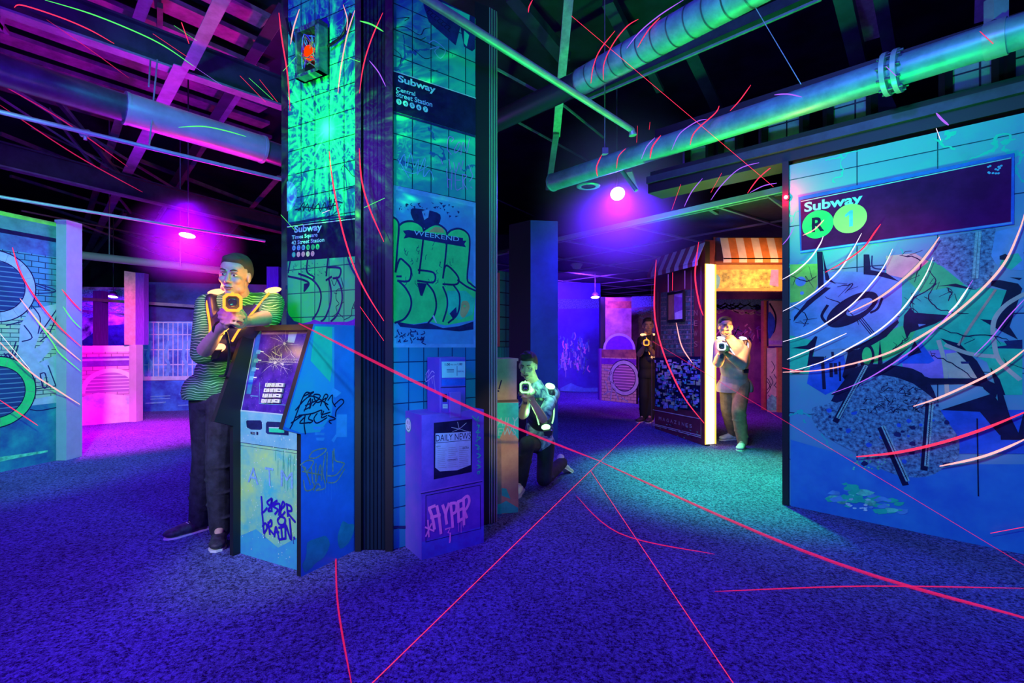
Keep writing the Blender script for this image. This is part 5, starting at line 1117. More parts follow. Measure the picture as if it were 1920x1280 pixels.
for a, b_ in (((384, 1005), (645, 1055)), ((384, 1090), (655, 1160)), ((384, 1083), (655, 1150))): p.stroke([a, b_], .010, wt_, 0)
for i, ch in enumerate('MAGAZINES'): x = 417+21.6*i; y = 1062+5.2*i; p.textQ(ch, (x, y), (x+13, y+3), (x, y-19), wt_)
for i, ch in enumerate('NEWS'): y = 480+58*i; p.textQ(ch, (615, y), (635, y), (615, y-30), ink('kiosk_brown', (.45, .18, .15)))
for x0, y0, x1, y1 in ((378, 285, 378, 1100), (600, 230, 600, 705), (655, 210, 655, 1165), (413, 352, 413, 705)): p.stroke([(x0, y0), (x1, y1)], .018, ink('kiosk_brown', (0,0,0)), 0)
for k in range(3): p.textQ('NEWS'[k], (392, 420+52*k), (402, 420+52*k), (392, 398+52*k), ink('kiosk_brown', (0,0,0)))
p.hold = True
for k in range(30): x, y = random.uniform(390, 640), 1075+random.uniform(-4, 60); p.stroke([(x, y+(x-390)*.15), (x+8, y+3+(x-390)*.15)], .006, FOAM if k % 2 else NAVY, 0)
p.hold = False
o = q.build('side_panel', ks)
# hatch window with the view of a purple bay
q = MB(); A = wk.loc(1255, 602); B = wk.loc(1285, 546)
vs = [(A[0], A[1]), (B[0], A[1]), (B[0], B[1]), (A[0], B[1])]
p = Print(wk, q, .0); p.k = 60; p.step = .0003; p.polyL(vs, ink('hatch', (.30, .10, .55), .3)); p.C(1100, 430, .336)
p.polyL([(A[0], A[1]), (A[0]+(B[0]-A[0])*.40, A[1]), (A[0]+(B[0]-A[0])*.40, B[1]), (A[0], B[1])], ink('hatch_tan', (.40, .18, .12), .3)); p.poly([(500, 465), (550, 445), (550, 505), (500, 508)], ink('hatch_lit', (.75, .55, .95), .2)); p.poly([(498, 345), (550, 338), (550, 380), (498, 372)], LILAC)
for a, b_ in (((A[0], A[1]), (B[0], A[1])), ((B[0], A[1]), (B[0], B[1])), ((B[0], B[1]), (A[0], B[1])), ((A[0], B[1]), (A[0], A[1]))): q.beam(wk.pt(*a, .02), wk.pt(*b_, .02), .025, .03, BLACK)
q.build('hatch', ks)
# awning on the side
def awning(name, a, b, ztop, zbot, out, n, ca, cb):
    q = MB(); d = (b-a); nn_ = Vector((d.y, -d.x, 0)).normalized()
    if nn_.y > 0: nn_ = -nn_
    for i in range(n):
        p0, p1 = a+d*(i/n), a+d*((i+1)/n); t0, t1 = p0+Vector((0,0,ztop)), p1+Vector((0,0,ztop)); f0, f1 = p0+nn_*out+Vector((0,0,zbot)), p1+nn_*out+Vector((0,0,zbot))
        m = ca if i % 2 == 0 else cb; th = Vector((0, 0, -.012)); dr = Vector((0, 0, -.05))
        vs = [t0, t1, f1, f0, t0+th, t1+th, f1+th, f0+th]; q.add(vs, [(0,1,2,3),(7,6,5,4),(0,4,5,1),(1,5,6,2),(2,6,7,3),(3,7,4,0)], m)
        e = .008*nn_; vs = [f0, f1, f1+dr, f0+dr, f0-e, f1-e, f1+dr-e, f0+dr-e]; q.add(vs, [(0,1,2,3),(7,6,5,4),(0,4,5,1),(1,5,6,2),(2,6,7,3),(3,7,4,0)], m)
    return q.build(name, ks)
AW1 = mat('awning_white', (.75, .62, .62), .7, var=.15); AW2 = mat('awning_red', (.30, .06, .06), .7, var=.3); AW3 = mat('awning_orange', (.65, .20, .05), .7, var=.3)
awning('awning', KL+Vector((-.02,-.02,0)), K0, 2.34, 2.12, .10, 12, AW2, AW1)
awning('awning', P2(1350, 5.93), P2(1480, 5.93), 2.40, 2.15, .10, 9, AW1, AW3)
# glowing post
q = MB(); LP = glow('post_light', (1.0, .80, .42), 2.6)
q.prism([K0+Vector((.012, -.01, .02)), K1+Vector((-.01, -.01, .02)), K1+Vector((-.01, .05, .02)), K0+Vector((.012, .05, .02))], (0, 0, 2.07), LP); o = q.build('light_post', ks); o['label'] = 'glowing warm white corner post'
q = MB(); EDG = glow('post_edge', (1.0, .45, .05), 3.0)
for c_ in (K0, K1): q.tube([c_+Vector((0, -.012, .02)), c_+Vector((0, -.012, 2.09))], .006, EDG, 6)
q.build('edge_light', ks)
q = MB(); q.prism([K0, K1, K1+Vector((0,.1,0)), K0+Vector((0,.1,0))], (0, 0, .27), KD)
for v in q.v: v.z += 2.10
q.build('post_head', ks)
# lintel with printed sign box over the opening
q = MB(); z0, z1 = 1.785, 2.09; LW = mat('lintel_wood', (.55, .26, .10), .5, var=.3)
fr = Wall(K1, KR-K1); LWD = (KR-K1).length+.1
slab(q, fr, [(0, z0), (LWD, z0), (LWD, z1), (0, z1)], .12, LW, LW)
p = Print(fr, q, .0003); p.C(1100, 430, .336); p.poly([(716, 225), (1070, 222), (1070, 325), (716, 330)], mat('ink_signart', (.65, .62, .18), .5, coord='UV', col2=(.06, .08, .05), vscale=9, detail=9))
p.poly([(716, 250), (745, 270), (735, 325), (716, 325)], SKY, 2); p.poly([(1030, 225), (1070, 225), (1070, 320), (1020, 310)], LILAC)
q.build('sign_lintel', ks)
q = MB(); slab(q, Wall(K1+Vector((0,.05,0)), KR-K1), [(0, 2.09), (LWD, 2.09), (LWD, 2.42), (0, 2.42)], .05, KD); q.build('fascia', ks)
# wall hung behind the opening
def d_orange(p, L):
    p.polyL([(0, 1.82), (L, 1.82), (L, 2.02), (0, 2.02)], ROCK)
    p.hold = True
    for k in range(50): x, z = random.uniform(0, L), random.uniform(1.75, 1.95); p.strokeL([(x, z), (x+.1, z-.05), (x+.2, z)], .02, CREAM, 2)
    p.hold = False
    p.hold = True
    for k in range(50): x, z = random.uniform(.3, L*.9), random.uniform(1.2, 1.5); p.strokeL([(x, z), (x+random.uniform(-.15, .15), z+random.uniform(-.25, .1))], .025, random.choice([PINK, ROCK, LILAC]), 0)
    p.hold = False
    p.polyL([(L*.75, .4), (L*.9, .42), (L*.9, 1.6), (L*.75, 1.55)], PURP)
board('kiosk_back_mural', 1325, 9.95, 1480, 9.95, 0, 2.3, mat('ink_wine', (.42, .12, .38), .5, coord='UV', col2=(.16, .03, .20), vscale=1.8, detail=6), 'wine purple rocky mural wall seen behind the woman', draw=d_orange)
def d_rp(p, L):
    for k in range(10): x, z = random.uniform(.0, L), random.uniform(.2, 1.0); p.strokeL([(x, z), (x+.05, z-.1), (x, z-.2)], .01, NAVY, 2)
    p.polyL([(0, .03), (L, .03), (L, .22), (L*.4, .30), (0, .2)], FOAM)
board('low_print_panel', 1438, 8.75, 1460, 8.7, 0, 1.09, mat('ink_limegrey', (.60, .60, .40), .5, coord='UV', col2=(.30, .40, .30), vscale=4), 'low pale print panel at the right end of the kiosk opening', draw=d_rp)
def d_rp2(p, L): p.polyL([(0, 1.15), (L, 1.15), (L, 1.22), (0, 1.22)], LILAC); p.strokeL([(.02, 1.85), (.12, 1.65), (.10, 1.4), (.02, 1.3)], .03, NAVY, 4); p.polyL([(.0, 1.25), (.1, 1.4), (.1, 1.6), (0, 1.7)], BLUE, 3)
board('upper_print_panel', 1441, 8.8, 1480, 8.8, 1.12, 1.9, mat('ink_beige', (.50, .40, .50), .5, coord='UV', var=.3, vscale=4), 'beige print panel hung above the low pale panel', draw=d_rp2)
q = MB(); q.box(P2(1458.5, 8.66), P2(1466, 8.66)+Vector((0,.1,1.10)), LW); tag(q.build('wooden_post'), 'short orange wooden post right of the low pale panel', 'post')
q = MB(); q.box(P2(1432, 8.95), P2(1440, 8.95)+Vector((0,.1,1.92)), LW); tag(q.build('wooden_post'), 'tall tan wooden post left of the beige print panel', 'post')
lamp('post_warm', 'AREA', P(1331, 665, 5.6)+Vector((.0, 0, 0)), (1.6, 4.6, .6), (1.0, .45, .06), 10, .3)
lamp('post_warm_inside', 'SPOT', Vector((2.37, 5.62, 1.35)), (2.75, 5.85, 1.05), (1.0, .36, .03), 60, .10, 165, .6)
# ================================================================== people
def blob(name, prims, m, parent, voxel, smooth=6, cut=None):
    """one continuous surface from overlapping rounded solids"""
    q = MB()
    for pr in prims:
        if pr[0] == 'c':
            _, a, ra, b, rb = pr; a, b = Vector(a), Vector(b); k = 14
            q.ell(a, ra, m, n=k); q.ell(b, rb, m, n=k)
            if (b-a).length > 1e-4: q.tube([a, b], [ra, rb], m, k)
        else: q.ell(pr[1], pr[2], m, pr[3] if len(pr) > 3 else None, 20, 12)
    me = bpy.data.meshes.new('tmp'); me.from_pydata(q.v, [], q.f); ob = bpy.data.objects.new('tmp', me); COL.objects.link(ob)
    r = ob.modifiers.new('r', 'REMESH'); r.mode = 'VOXEL'; r.voxel_size = voxel
    sm = ob.modifiers.new('s', 'SMOOTH'); sm.factor = .5; sm.iterations = smooth
    dg = bpy.context.evaluated_depsgraph_get(); dg.update()
    out = bpy.data.meshes.new_from_object(ob.evaluated_get(dg))
    bpy.data.objects.remove(ob); bpy.data.meshes.remove(me)
    if cut:
        bm_ = bmesh.new(); bm_.from_mesh(out)
        for co, no in cut:
            bmesh.ops.bisect_plane(bm_, geom=bm_.verts[:]+bm_.edges[:]+bm_.faces[:], plane_co=co, plane_no=no, clear_outer=True)
        bm_.to_mesh(out); bm_.free()
    off = ROOTS[parent.name]; out.transform(Matrix.Translation(-off)); out.name = name
    out.materials.clear(); out.materials.append(m)
    out.polygons.foreach_set('use_smooth', [True]*len(out.polygons)); out.polygons.foreach_set('material_index', [0]*len(out.polygons)); out.update()
    o = bpy.data.objects.new(name, out); COL.objects.link(o); o.parent = parent; ROOTS[o.name] = off
    return o
def rot(fwd, up=(0, 0, 1)):
    f = Vector(fwd).normalized(); s_ = f.cross(Vector(up)).normalized(); u = s_.cross(f).normalized()
    return Matrix((s_, f, u)).transposed()       # columns: side, forward, up
def hand(pc, f, pn, thumb, k=1.0, curl=(35, 80, 120)):
    """palm centre, finger direction, palm normal (towards the held thing), thumb side +1/-1"""
    f = Vector(f).normalized(); pn = Vector(pn); pn = (pn-f*pn.dot(f)).normalized(); sd = f.cross(pn)*thumb; pr = []
    M = Matrix((sd, f, pn)).transposed()
    pr.append(('e', pc, (.042*k, .048*k, .017*k), M))
    for i in range(4):
        b = pc+f*.038*k+sd*(.030-.020*i)*k; L_ = (.040, .045, .041, .032)[i]*k; r_ = (.0098, .0098, .0094, .0085)[i]*k; p0 = b; ang = 0
        for j, c_ in enumerate(curl):
            a = math.radians(c_+i*4); d = f*math.cos(a)+pn*math.sin(a); p1 = p0+d*L_*(1, .68, .55)[j]; pr.append(('c', p0, r_*(1-.07*j), p1, r_*(.93-.07*j))); p0 = p1
    b = pc-f*.018*k+sd*.034*k; m_ = b+sd*.024*k+f*.026*k+pn*.012*k; e = m_+f*.026*k+pn*.022*k
    pr += [('c', b, .0135*k, m_, .0115*k), ('c', m_, .011*k, e, .0095*k)]
    return pr
SKIN = mat('skin', (.62, .42, .33), .5, var=.12, vscale=30, bump=.08, bscale=200)
EYEW = mat('eye_white', (.8, .8, .8), .2); EYEB = mat('eye_iris', (.04, .03, .03), .2); LIP = mat('lips', (.50, .20, .18), .5); LIDM = mat('lid_shadow', (.30, .17, .14), .6)
def head_prims(c, R, k=1.0, wide=1.0):
    T = lambda x, y, z: c+R @ Vector((x*k*wide, y*k, z*k)); E = lambda x, y, z, r: ('e', T(x, y, z), tuple(v*k for v in r), R)
    pr = [E(0, -.012, .036, (.074*wide, .094, .084)), E(0, .026, -.030, (.060*wide, .062, .078)), E(0, .058, -.088, (.026, .022, .022)), E(0, -.03, -.03, (.06, .06, .06)), E(0, .045, .048, (.060, .042, .038))]
    pr += [('c', T(0, .082, .018), .0075*k, T(0, .106, -.026), .0115*k)]
    for s_ in (-1, 1):
        pr += [E(s_*.028, .083, .027, (.023, .010, .0075)), E(s_*.036, .062, -.022, (.024, .026, .022)), E(s_*.012, .095, -.030, (.009, .009, .007)), E(s_*.076, -.002, -.004, (.010, .019, .031)), E(s_*.044, .02, -.068, (.018, .04, .022))]
    pr += [E(0, .083, -.056, (.024, .009, .0055)), E(0, .081, -.066, (.020, .009, .006))]
    return pr, T, E
def face(c, R, parent, k, wide, hair, hairm, brow=None):
    T = lambda x, y, z: c+R @ Vector((x*k*wide, y*k, z*k))
    for s_ in (-1, 1): q = MB(); q.ell(T(s_*.030, .0765, .0075), (.0125*k, .0125*k, .0062*k), EYEW, R, 12, 8); EY = q.build('eye', parent); q = MB(); q.ell(T(s_*.030, .0845, .0065), (.0062*k, .005*k, .0056*k), EYEB, R, 10, 8); q.build('iris', EY)
    for s_ in (-1, 1): q = MB(); q.tube(smooth_pts([T(s_*.016, .088, .0135), T(s_*.030, .090, .0175), T(s_*.044, .080, .0120)], 4), .0032*k, LIDM, 6); q.build('eyelid', parent)
    for s_ in (-1, 1): q = MB(); q.tube(smooth_pts([T(s_*.013, .094, .030), T(s_*.030, .095, .036), T(s_*.048, .080, .030)], 4), [.0035*k]*4+[.004*k]*3+[.002*k]*2, hairm, 6); q.build('eyebrow', parent)
    q = MB(); q.tube(smooth_pts([T(-.024, .084, -.061), T(-.010, .0925, -.0595), T(0, .0935, -.061), T(.010, .0925, -.0595), T(.024, .084, -.061)], 4), .0022*k, mat('mouth_line', (.12, .04, .04), .5), 6)
    q.tube(smooth_pts([T(-.018, .088, -.066), T(0, .0925, -.069), T(.018, .088, -.066)], 4), .0042*k, LIP, 6); q.build('lips', parent)
    blob('hair', [('e', T(*h[:3]), tuple(v*k for v in h[3:6]), R) for h in hair], hairm, parent, .006*k if k > .9 else .007, 2)
def mir(a, b, t): return Vector(a)*(1-t)+Vector(b)*t
def person(J, label, vox, skin, shirtm, pantm, shoem, hair, hairm, k=1.0, wide=1.0, sleeve=1.0, girth=1.0, name='person', hands=None, shirt_len=.0, loose=1.0):
    base = Vector(((J['ankL'].x+J['ankR'].x)/2, (J['ankL'].y+J['ankR'].y)/2, 0)); t = thing(name, base, label, 'person', None)
    R = rot(J['face'], J.get('up', (0, 0, 1))); hc = J['head']
    g = girth; sh = (J['shR']-J['shL']); sd = sh.normalized(); up = (J['chest']-J['pel']).normalized(); fw = up.cross(sd).normalized()
    if fw.dot(Vector((0, -1, 0))) < 0: fw = -fw
    MT = Matrix((sd, fw, up)).transposed()
    hp, T, E = head_prims(hc, R, k, wide)
    pr = list(hp)
    pr += [('c', J['neck'], .056*k*g, hc+R @ Vector((0, -.025*k, -.05*k)), .052*k)]
    w = sh.length/2
    torso = [('e', J['chest'], (w*.92, .105*g*k, .17*k), MT), ('e', mir(J['chest'], J['pel'], .5), (.128*g*k, .095*g*k, .17*k), MT), ('e', J['pel'], (.125*g*k, .10*g*k, .11*k), MT),
             ('c', J['shL'], .060*k, J['shR'], .060*k), ('c', J['neck'], .065*k, mir(J['shL'], J['shR'], .5), .08*k), ('c', J['chest']+up*.03, .11*k*g, J['neck']-up*.06, .08*k)]
    pr += torso
    for s_ in 'LR':
        pr += [('c', J['sh'+s_], .054*k*g, J['el'+s_], .040*k*g), ('c', J['el'+s_], .042*k*g, mir(J['el'+s_], J['wr'+s_], .4), .040*k*g), ('c', mir(J['el'+s_], J['wr'+s_], .4), .040*k*g, J['wr'+s_], .027*k)]
        pr += [('c', J['hip'+s_], .082*k*g, J['kn'+s_], .056*k*g), ('c', J['kn'+s_], .056*k*g, mir(J['kn'+s_], J['ank'+s_], .35), .055*k), ('c', mir(J['kn'+s_], J['ank'+s_], .35), .053*k, J['ank'+s_], .036*k), ('c', J['ank'+s_], .034*k, mir(J['ank'+s_], J['toe'+s_], .35), .022*k)]
        hh = J['hand'+s_]; pr += hand(*hh) + [('c', J['wr'+s_], .027*k, Vector(hh[0])-Vector(hh[1]).normalized()*.01, .027*k)]
    blob('body', pr, skin, t, vox, 4)
    face(hc, R, t, k, wide, hair, hairm)
    # shirt
    gr = 1.08*loose; sp = []; hwp = ((J['hipR']-J['hipL']).length/2+.090*g*k)*.98
    for p_ in torso:
        if p_[0] == 'e': sp.append(('e', p_[1], tuple(v*gr for v in p_[2]), p_[3]))
        else: sp.append(('c', p_[1], p_[2]*1.12, p_[3], p_[4]*1.1))
    sp += [('e', J['pel']-up*.02, (hwp, .118*g*k, (.13+shirt_len)*k), MT)]
    sp += [('e', mir(J['chest'], J['pel'], .68), ((.128*g*k+hwp)/2*1.06, .112*g*k*loose, .13*k), MT)]
    hw = ((J['hipR']-J['hipL']).length/2-.015)*loose; sp += [('c', J['pel']-sd*hw-up*(.05+shirt_len)*k, .118*g*k*loose, J['pel']+sd*hw-up*(.05+shirt_len)*k, .118*g*k*loose)]
    for s_ in 'LR':
        e = mir(J['sh'+s_], J['el'+s_], min(sleeve, 1)); sp += [('c', J['sh'+s_], .066*k*g, e, .062*k*g)]
        if sleeve > 1: sp += [('c', J['el'+s_], .058*k*g, mir(J['el'+s_], J['wr'+s_], sleeve-1), .045*k)]
    zc = Vector((0, 0, J['neck'].z+.05*k))
    blob('shirt', sp, shirtm, t, vox*1.3, 4, cut=[(zc, Vector((0, 0, 1))), (Vector((0, 0, J['pel'].z-(.085+shirt_len)*k)), Vector((0, 0, -1)))])
    # trousers
    pp = [('e', J['pel']-up*.03, (.135*g*k, .100*g*k, .115*k), MT), ('c', J['hipL'], .090*k*g, J['hipR'], .090*k*g)]
    for s_ in 'LR':
        pp += [('c', J['hip'+s_], .090*k*g, J['kn'+s_], .074*k*g), ('c', J['kn'+s_], .074*k*g, mir(J['kn'+s_], J['ank'+s_], .5), .070*k*g), ('c', mir(J['kn'+s_], J['ank'+s_], .5), .070*k*g, J['ank'+s_]+(J['kn'+s_]-J['ank'+s_]).normalized()*(-.02), .060*k)]
    for n_ in range(5):     # folds
        for s_ in 'LR':
            c_ = mir(J['kn'+s_], J['ank'+s_], .1+.19*n_); pp.append(('e', c_+Vector((.008*(-1)**n_, 0, 0)), (.078*k*g*(1-.04*n_), .076*k*g*(1-.04*n_), .014)))
    blob('trousers', pp, pantm, t, vox*1.3, 3)
    for s_ in 'LR':
        a, b = J['ank'+s_], J['toe'+s_]; d = Vector((b.x-a.x, b.y-a.y, b.z-a.z if J.get('tilt'+s_) else 0)).normalized(); lat = d.cross(Vector((0, 0, 1))).normalized() if not J.get('tilt'+s_) else Vector((1, 0, 0))
        upv = lat.cross(d).normalized(); M = Matrix((lat, d, upv)).transposed(); L_ = .27*k
        h = a-upv*.045*k if not J.get('tilt'+s_) else a
        def Q(y, z): return h+d*y+upv*z
        o = blob('shoe', [('e', Q(-.01, .0), (.038*k, .05*k, .045*k), M), ('e', Q(.07, -.008), (.043*k, .09*k, .036*k), M), ('e', Q(.14, -.014), (.046*k, .062*k, .026*k), M), ('c', Q(-.01, .02), .042*k, Q(-.0, .055), .040*k)], shoem, t, vox*1.1, 3, cut=[(Q(0, -.035), -upv)])
        q = MB(); q.add([Q(y, -.036)+lat*x*k for y, x in [(-.06, .0), (-.05, .028), (.0, .036), (.08, .040), (.14, .046), (.185, .030), (.20, 0), (.185, -.030), (.14, -.046), (.08, -.038), (.0, -.036), (-.05, -.028)]], [tuple(range(12))], mat('sole', (.75, .75, .75), .6))
        n0 = q.v[:]; q.add(n0+[v-upv*.012 for v in n0], [(i, (i+1) % 12, 12+(i+1) % 12, 12+i) for i in range(12)], MATS['sole']); q.build('sole', o)
        q = MB(); lm = mat('laces', (.6, .6, .6), .7)
        for i in range(4): y = .045+.024*i; q.tube([Q(y, .03-.007*i)+lat*.02*k, Q(y+.006, .036-.007*i), Q(y, .03-.007*i)-lat*.02*k], .0028, lm, 6)
        q.build('laces', o)
    return t, R, MT, up, fw, sd
VESTM = mat('vest_black', (.03, .025, .06), .35, var=.4, vscale=14)
def vest(t, J, MT, up, fw, sd, k, led, ledname, strips=True, big=1.0):
    w = (J['shR']-J['shL']).length/2
    pr = [('e', J['chest']+fw*.02, (w*1.03, .138*k*big, .165*k), MT), ('e', mir(J['chest'], J['pel'], .36), (w*.90, .132*k*big, .11*k), MT)]
    for s_ in 'LR': 
        c = J['sh'+s_]+up*.05*k-sd*(.03 if s_ == 'R' else -.03); pr += [('c', c+fw*.04, .032*k, c-fw*.04, .032*k), ('c', c+fw*.05, .03*k, J['chest']+fw*.115*k+sd*(.07 if s_ == 'R' else -.07)*k, .035*k)]
    v = blob('vest', pr, VESTM, t, .008, 3, cut=[(J['neck']+up*.03, up)])
    gl = glow(ledname, led, 2.6); gl2 = glow(ledname+'_hot', tuple(min(1, c*.8+.16) for c in led), 2.8)
    for s_ in 'LR':
        sg = 1 if s_ == 'R' else -1; c = J['sh'+s_]+up*.085*k-sd*.025*sg
        q = MB(); q.ell(c, (.045*k, .05*k, .020*k), gl2, MT, 14, 8); q.build('shoulder_light', v)
        if strips:
            q = MB(); pts = smooth_pts([c+fw*.05-up*.01, c+fw*.09-up*.06-sd*.01*sg, J['chest']+fw*.155*k*big+sd*.085*sg*k+up*.03, J['chest']+fw*.16*k*big+sd*.065*sg*k-up*.06], 5); q.tube(pts, .006*k, gl, 8); q.build('light_strip', v)
    c = J['chest']+fw*.165*k*big-up*.10*k; q = MB(); q.ell(c, (.045*k, .018*k, .030*k), gl2, MT, 14, 8); q.build('chest_light', v)
    q = MB(); c2 = c-up*.02+fw*.03; q.prism([c2+sd*x*k+up*y*k for x, y in ((-.035, -.035), (.035, -.035), (.042, .02), (-.042, .02))], fw*.02, VESTM)
    q.build('chest_sensor', v)
    return v
GUNM = mat('gun_shell', (.05, .04, .06), .3)
def gun(tip, aim, led, ledname, label, k=1.0, up=(0, 0, 1)):
    """tip = centre of the muzzle; aim = firing direction"""
    f = Vector(aim).normalized(); R = rot(f, up); T = lambda x, y, z: Vector(tip)+R @ Vector((x*k, y*k, z*k)); t = thing('laser_gun', T(0, -.2, -.1), label, 'toy gun'); gl = MATS[ledname]; gh = MATS[ledname+'_hot']
    def rr(y, hx, hz, c=.012): return [T(x, y, z) for x, z in ((-hx+c, -hz), (hx-c, -hz), (hx, -hz+c), (hx, hz-c), (hx-c, hz), (-hx+c, hz), (-hx, hz-c), (-hx, -hz+c))]
    def loft(q, secs, m, cap=True):
        n = len(secs[0]); vs = [v for s_ in secs for v in s_]; fs = [(i*n+j, i*n+(j+1) % n, (i+1)*n+(j+1) % n, (i+1)*n+j) for i in range(len(secs)-1) for j in range(n)]; q.add(vs, fs, m)
        if cap: q.add(secs[0], [tuple(range(n))], m); q.add(secs[-1], [tuple(range(n))[::-1]], m)
    q = MB(); loft(q, [rr(-.012, .027, .027), rr(-.05, .032, .036), rr(-.16, .030, .040), rr(-.26, .028, .036), rr(-.34, .020, .028)], GUNM); q.build('body', t)
    q = MB(); o_, i_ = rr(.0, .041, .043, .016), rr(.0, .029, .031, .012); ob, ib = rr(-.022, .041, .043, .016), rr(-.022, .029, .031, .012); n = 8
    for A, B in ((o_, i_), (o_, ob), (i_, ib)): q.add(A+B, [(j, (j+1) % n, n+(j+1) % n, n+j) for j in range(n)], gl)
    q.build('muzzle_light', t)
    q = MB(); q.lathe(T(0, -.006, 0), f, [(0, 0), (.012*k, 0), (.018*k, .004), (.020*k, 0.0)], mat('gun_lens', (.02, .02, .05), .08), 16); q.build('lens', t)
    q = MB(); loft(q, [[T(x, y-.0, -.035) for x, y in ((-.015, -.15), (.015, -.15), (.015, -.20), (-.015, -.20))], [T(x, y, -.13) for x, y in ((-.015, -.165), (.015, -.165), (.015, -.215), (-.015, -.215))]], GUNM); q.build('grip', t)
    q = MB(); q.tube([T(0, -.06, .04), T(0, -.20, .045)], .008*k, gl, 8); q.build('top_light', t)
    return t
def shirt_green():
    m, nt, b = _new('shirt_waves'); N = nt.nodes; L = nt.links; tc = N.new('ShaderNodeTexCoord'); w = N.new('ShaderNodeTexWave'); w.bands_direction = 'Z'
    w.inputs['Scale'].default_value = 22; w.inputs['Distortion'].default_value = 14; w.inputs['Detail'].default_value = 2; w.inputs['Detail Scale'].default_value = .35; L.new(tc.outputs['Object'], w.inputs['Vector'])
    r = N.new('ShaderNodeValToRGB'); e = r.color_ramp.elements; e[0].position = .80; e[0].color = (.02, .20, .05, 1); e[1].position = .93; e[1].color = (.35, .95, .35, 1)
    L.new(w.outputs['Fac'], r.inputs[0]); L.new(r.outputs[0], b.inputs['Base Color']); b.inputs['Roughness'].default_value = .8; return m
def tiedye():
    m, nt, b = _new('shirt_tiedye'); N = nt.nodes; L = nt.links; tc = N.new('ShaderNodeTexCoord'); n = N.new('ShaderNodeTexNoise'); n.inputs['Scale'].default_value = 9; n.inputs['Detail'].default_value = 6; n.inputs['Distortion'].default_value = 1.5
    L.new(tc.outputs['Object'], n.inputs['Vector']); r = N.new('ShaderNodeValToRGB'); e = r.color_ramp.elements; e[0].position = .42; e[0].color = (.02, .04, .20, 1); e[1].position = .62; e[1].color = (.60, .65, .90, 1)
    L.new(n.outputs['Fac'], r.inputs[0]); L.new(r.outputs[0], b.inputs['Base Color']); b.inputs['Roughness'].default_value = .85; return m
HAIRD = mat('hair_dark', (.02, .015, .015), .6, bump=.5, bscale=300); HAIRS = mat('hair_short_brown', (.07, .05, .04), .7, bump=.6, bscale=350)
JEAN = mat('dark_jeans', (.03, .03, .06), .8, var=.5, vscale=18, bump=.4, bscale=18, col2=(.008, .008, .02)); SHOED = mat('shoe_dark', (.05, .04, .07), .6, var=.6, vscale=40)
SHOEW = mat('shoe_white', (.75, .70, .68), .6); ORANGE = (1.0, .28, .03); GREENL = (.25, 1.0, .30); ICE = (.55, .65, 1.0)
hair_m = [(.066, -.03, .03, .016, .045, .05), (-.066, -.03, .03, .016, .045, .05), (0, -.018, .062, .078, .092, .068), (0, -.06, .02, .070, .055, .075), (0, .040, .092, .056, .042, .026)]
# --- man aiming over the cash machine
J = dict(head=P(441, 517, 2.88), face=(.10, -1, -.13), up=(.10, 0, 1), neck=P(452, 563, 2.98), shL=P(389, 572, 3.02), shR=P(511, 568, 3.04), chest=P(444, 612, 3.03), pel=P(405, 720, 3.10),
         elL=P(380, 662, 2.86), wrL=P(412, 617, 2.66), elR=P(506, 594, 2.90), wrR=P(463, 603, 2.68),
         hipL=P(386, 752, 3.12), hipR=P(419, 752, 3.07), knL=P(386, 852, 3.16), knR=P(411, 860, 3.06), ankL=P(374, 968, 3.25), ankR=P(413, 984, 3.09), toeL=P(336, 997, 3.16), toeR=P(404, 1040, 2.88))
gp = P(436, 596, 2.56)
J['handL'] = (P(427, 603, 2.575), Vector((.35, -.75, .35)), Vector((.9, .25, -.1)), 1, 1.0)
J['handR'] = (P(448, 601, 2.58), Vector((-.45, -.75, .25)), Vector((-.85, .3, .15)), -1, 1.0)
t, R, MT, up, fw, sd = person(J, 'man in green wavy striped shirt aiming a glowing gun over the cash machine', .0045, SKIN, shirt_green(), JEAN, SHOED, hair_m, HAIRS, 1.0, .98, 1.0, 1.02)
vest(t, J, MT, up, fw, sd, 1.0, ORANGE, 'orange_led')
q = MB(); a = P(432, 640, 2.72); q.tube(smooth_pts([P(424, 622, 2.62), P(430, 660, 2.66), P(424, 700, 2.72), P(412, 705, 2.9)], 6), .007, BLACK, 8); q.build('gun_cord', t)
q = MB(); q.tube([P(415, 612, 2.66)+Vector((.0, 0, .0)), P(410, 619, 2.68)], .034, BLACK, 16); q.build('wrist_band', t)
gun(P(436, 567, 2.42), Vector((0, 0, CZ))-P(436, 567, 2.42), ORANGE, 'orange_led', 'laser tag gun with orange glowing muzzle held by the man at the cash machine')
lamp('vest_glow', 'POINT', P(500, 548, 2.82), None, (1, .3, .03), 1.8, .03); lamp('vest_glow_left', 'POINT', P(396, 540, 2.85), None, (1, .3, .03), 1.6, .03); lamp('gun_glow', 'POINT', P(438, 590, 2.40), None, (1, .4, .1), 1.0, .03)
lamp('vest_chest_glow', 'POINT', P(436, 632, 2.72), None, (1, .55, .05), 1.4, .03)
lamp('green_on_man', 'SPOT', (-.2, 1.4, 2.1), P(450, 600, 3.0), (.05, 1, .10), 95, .05, 26, .8)
lamp('violet_on_man', 'SPOT', (-3.4, 1.6, 1.9), P(420, 640, 3.0), (.55, .05, 1), 60, .05, 40, .8)
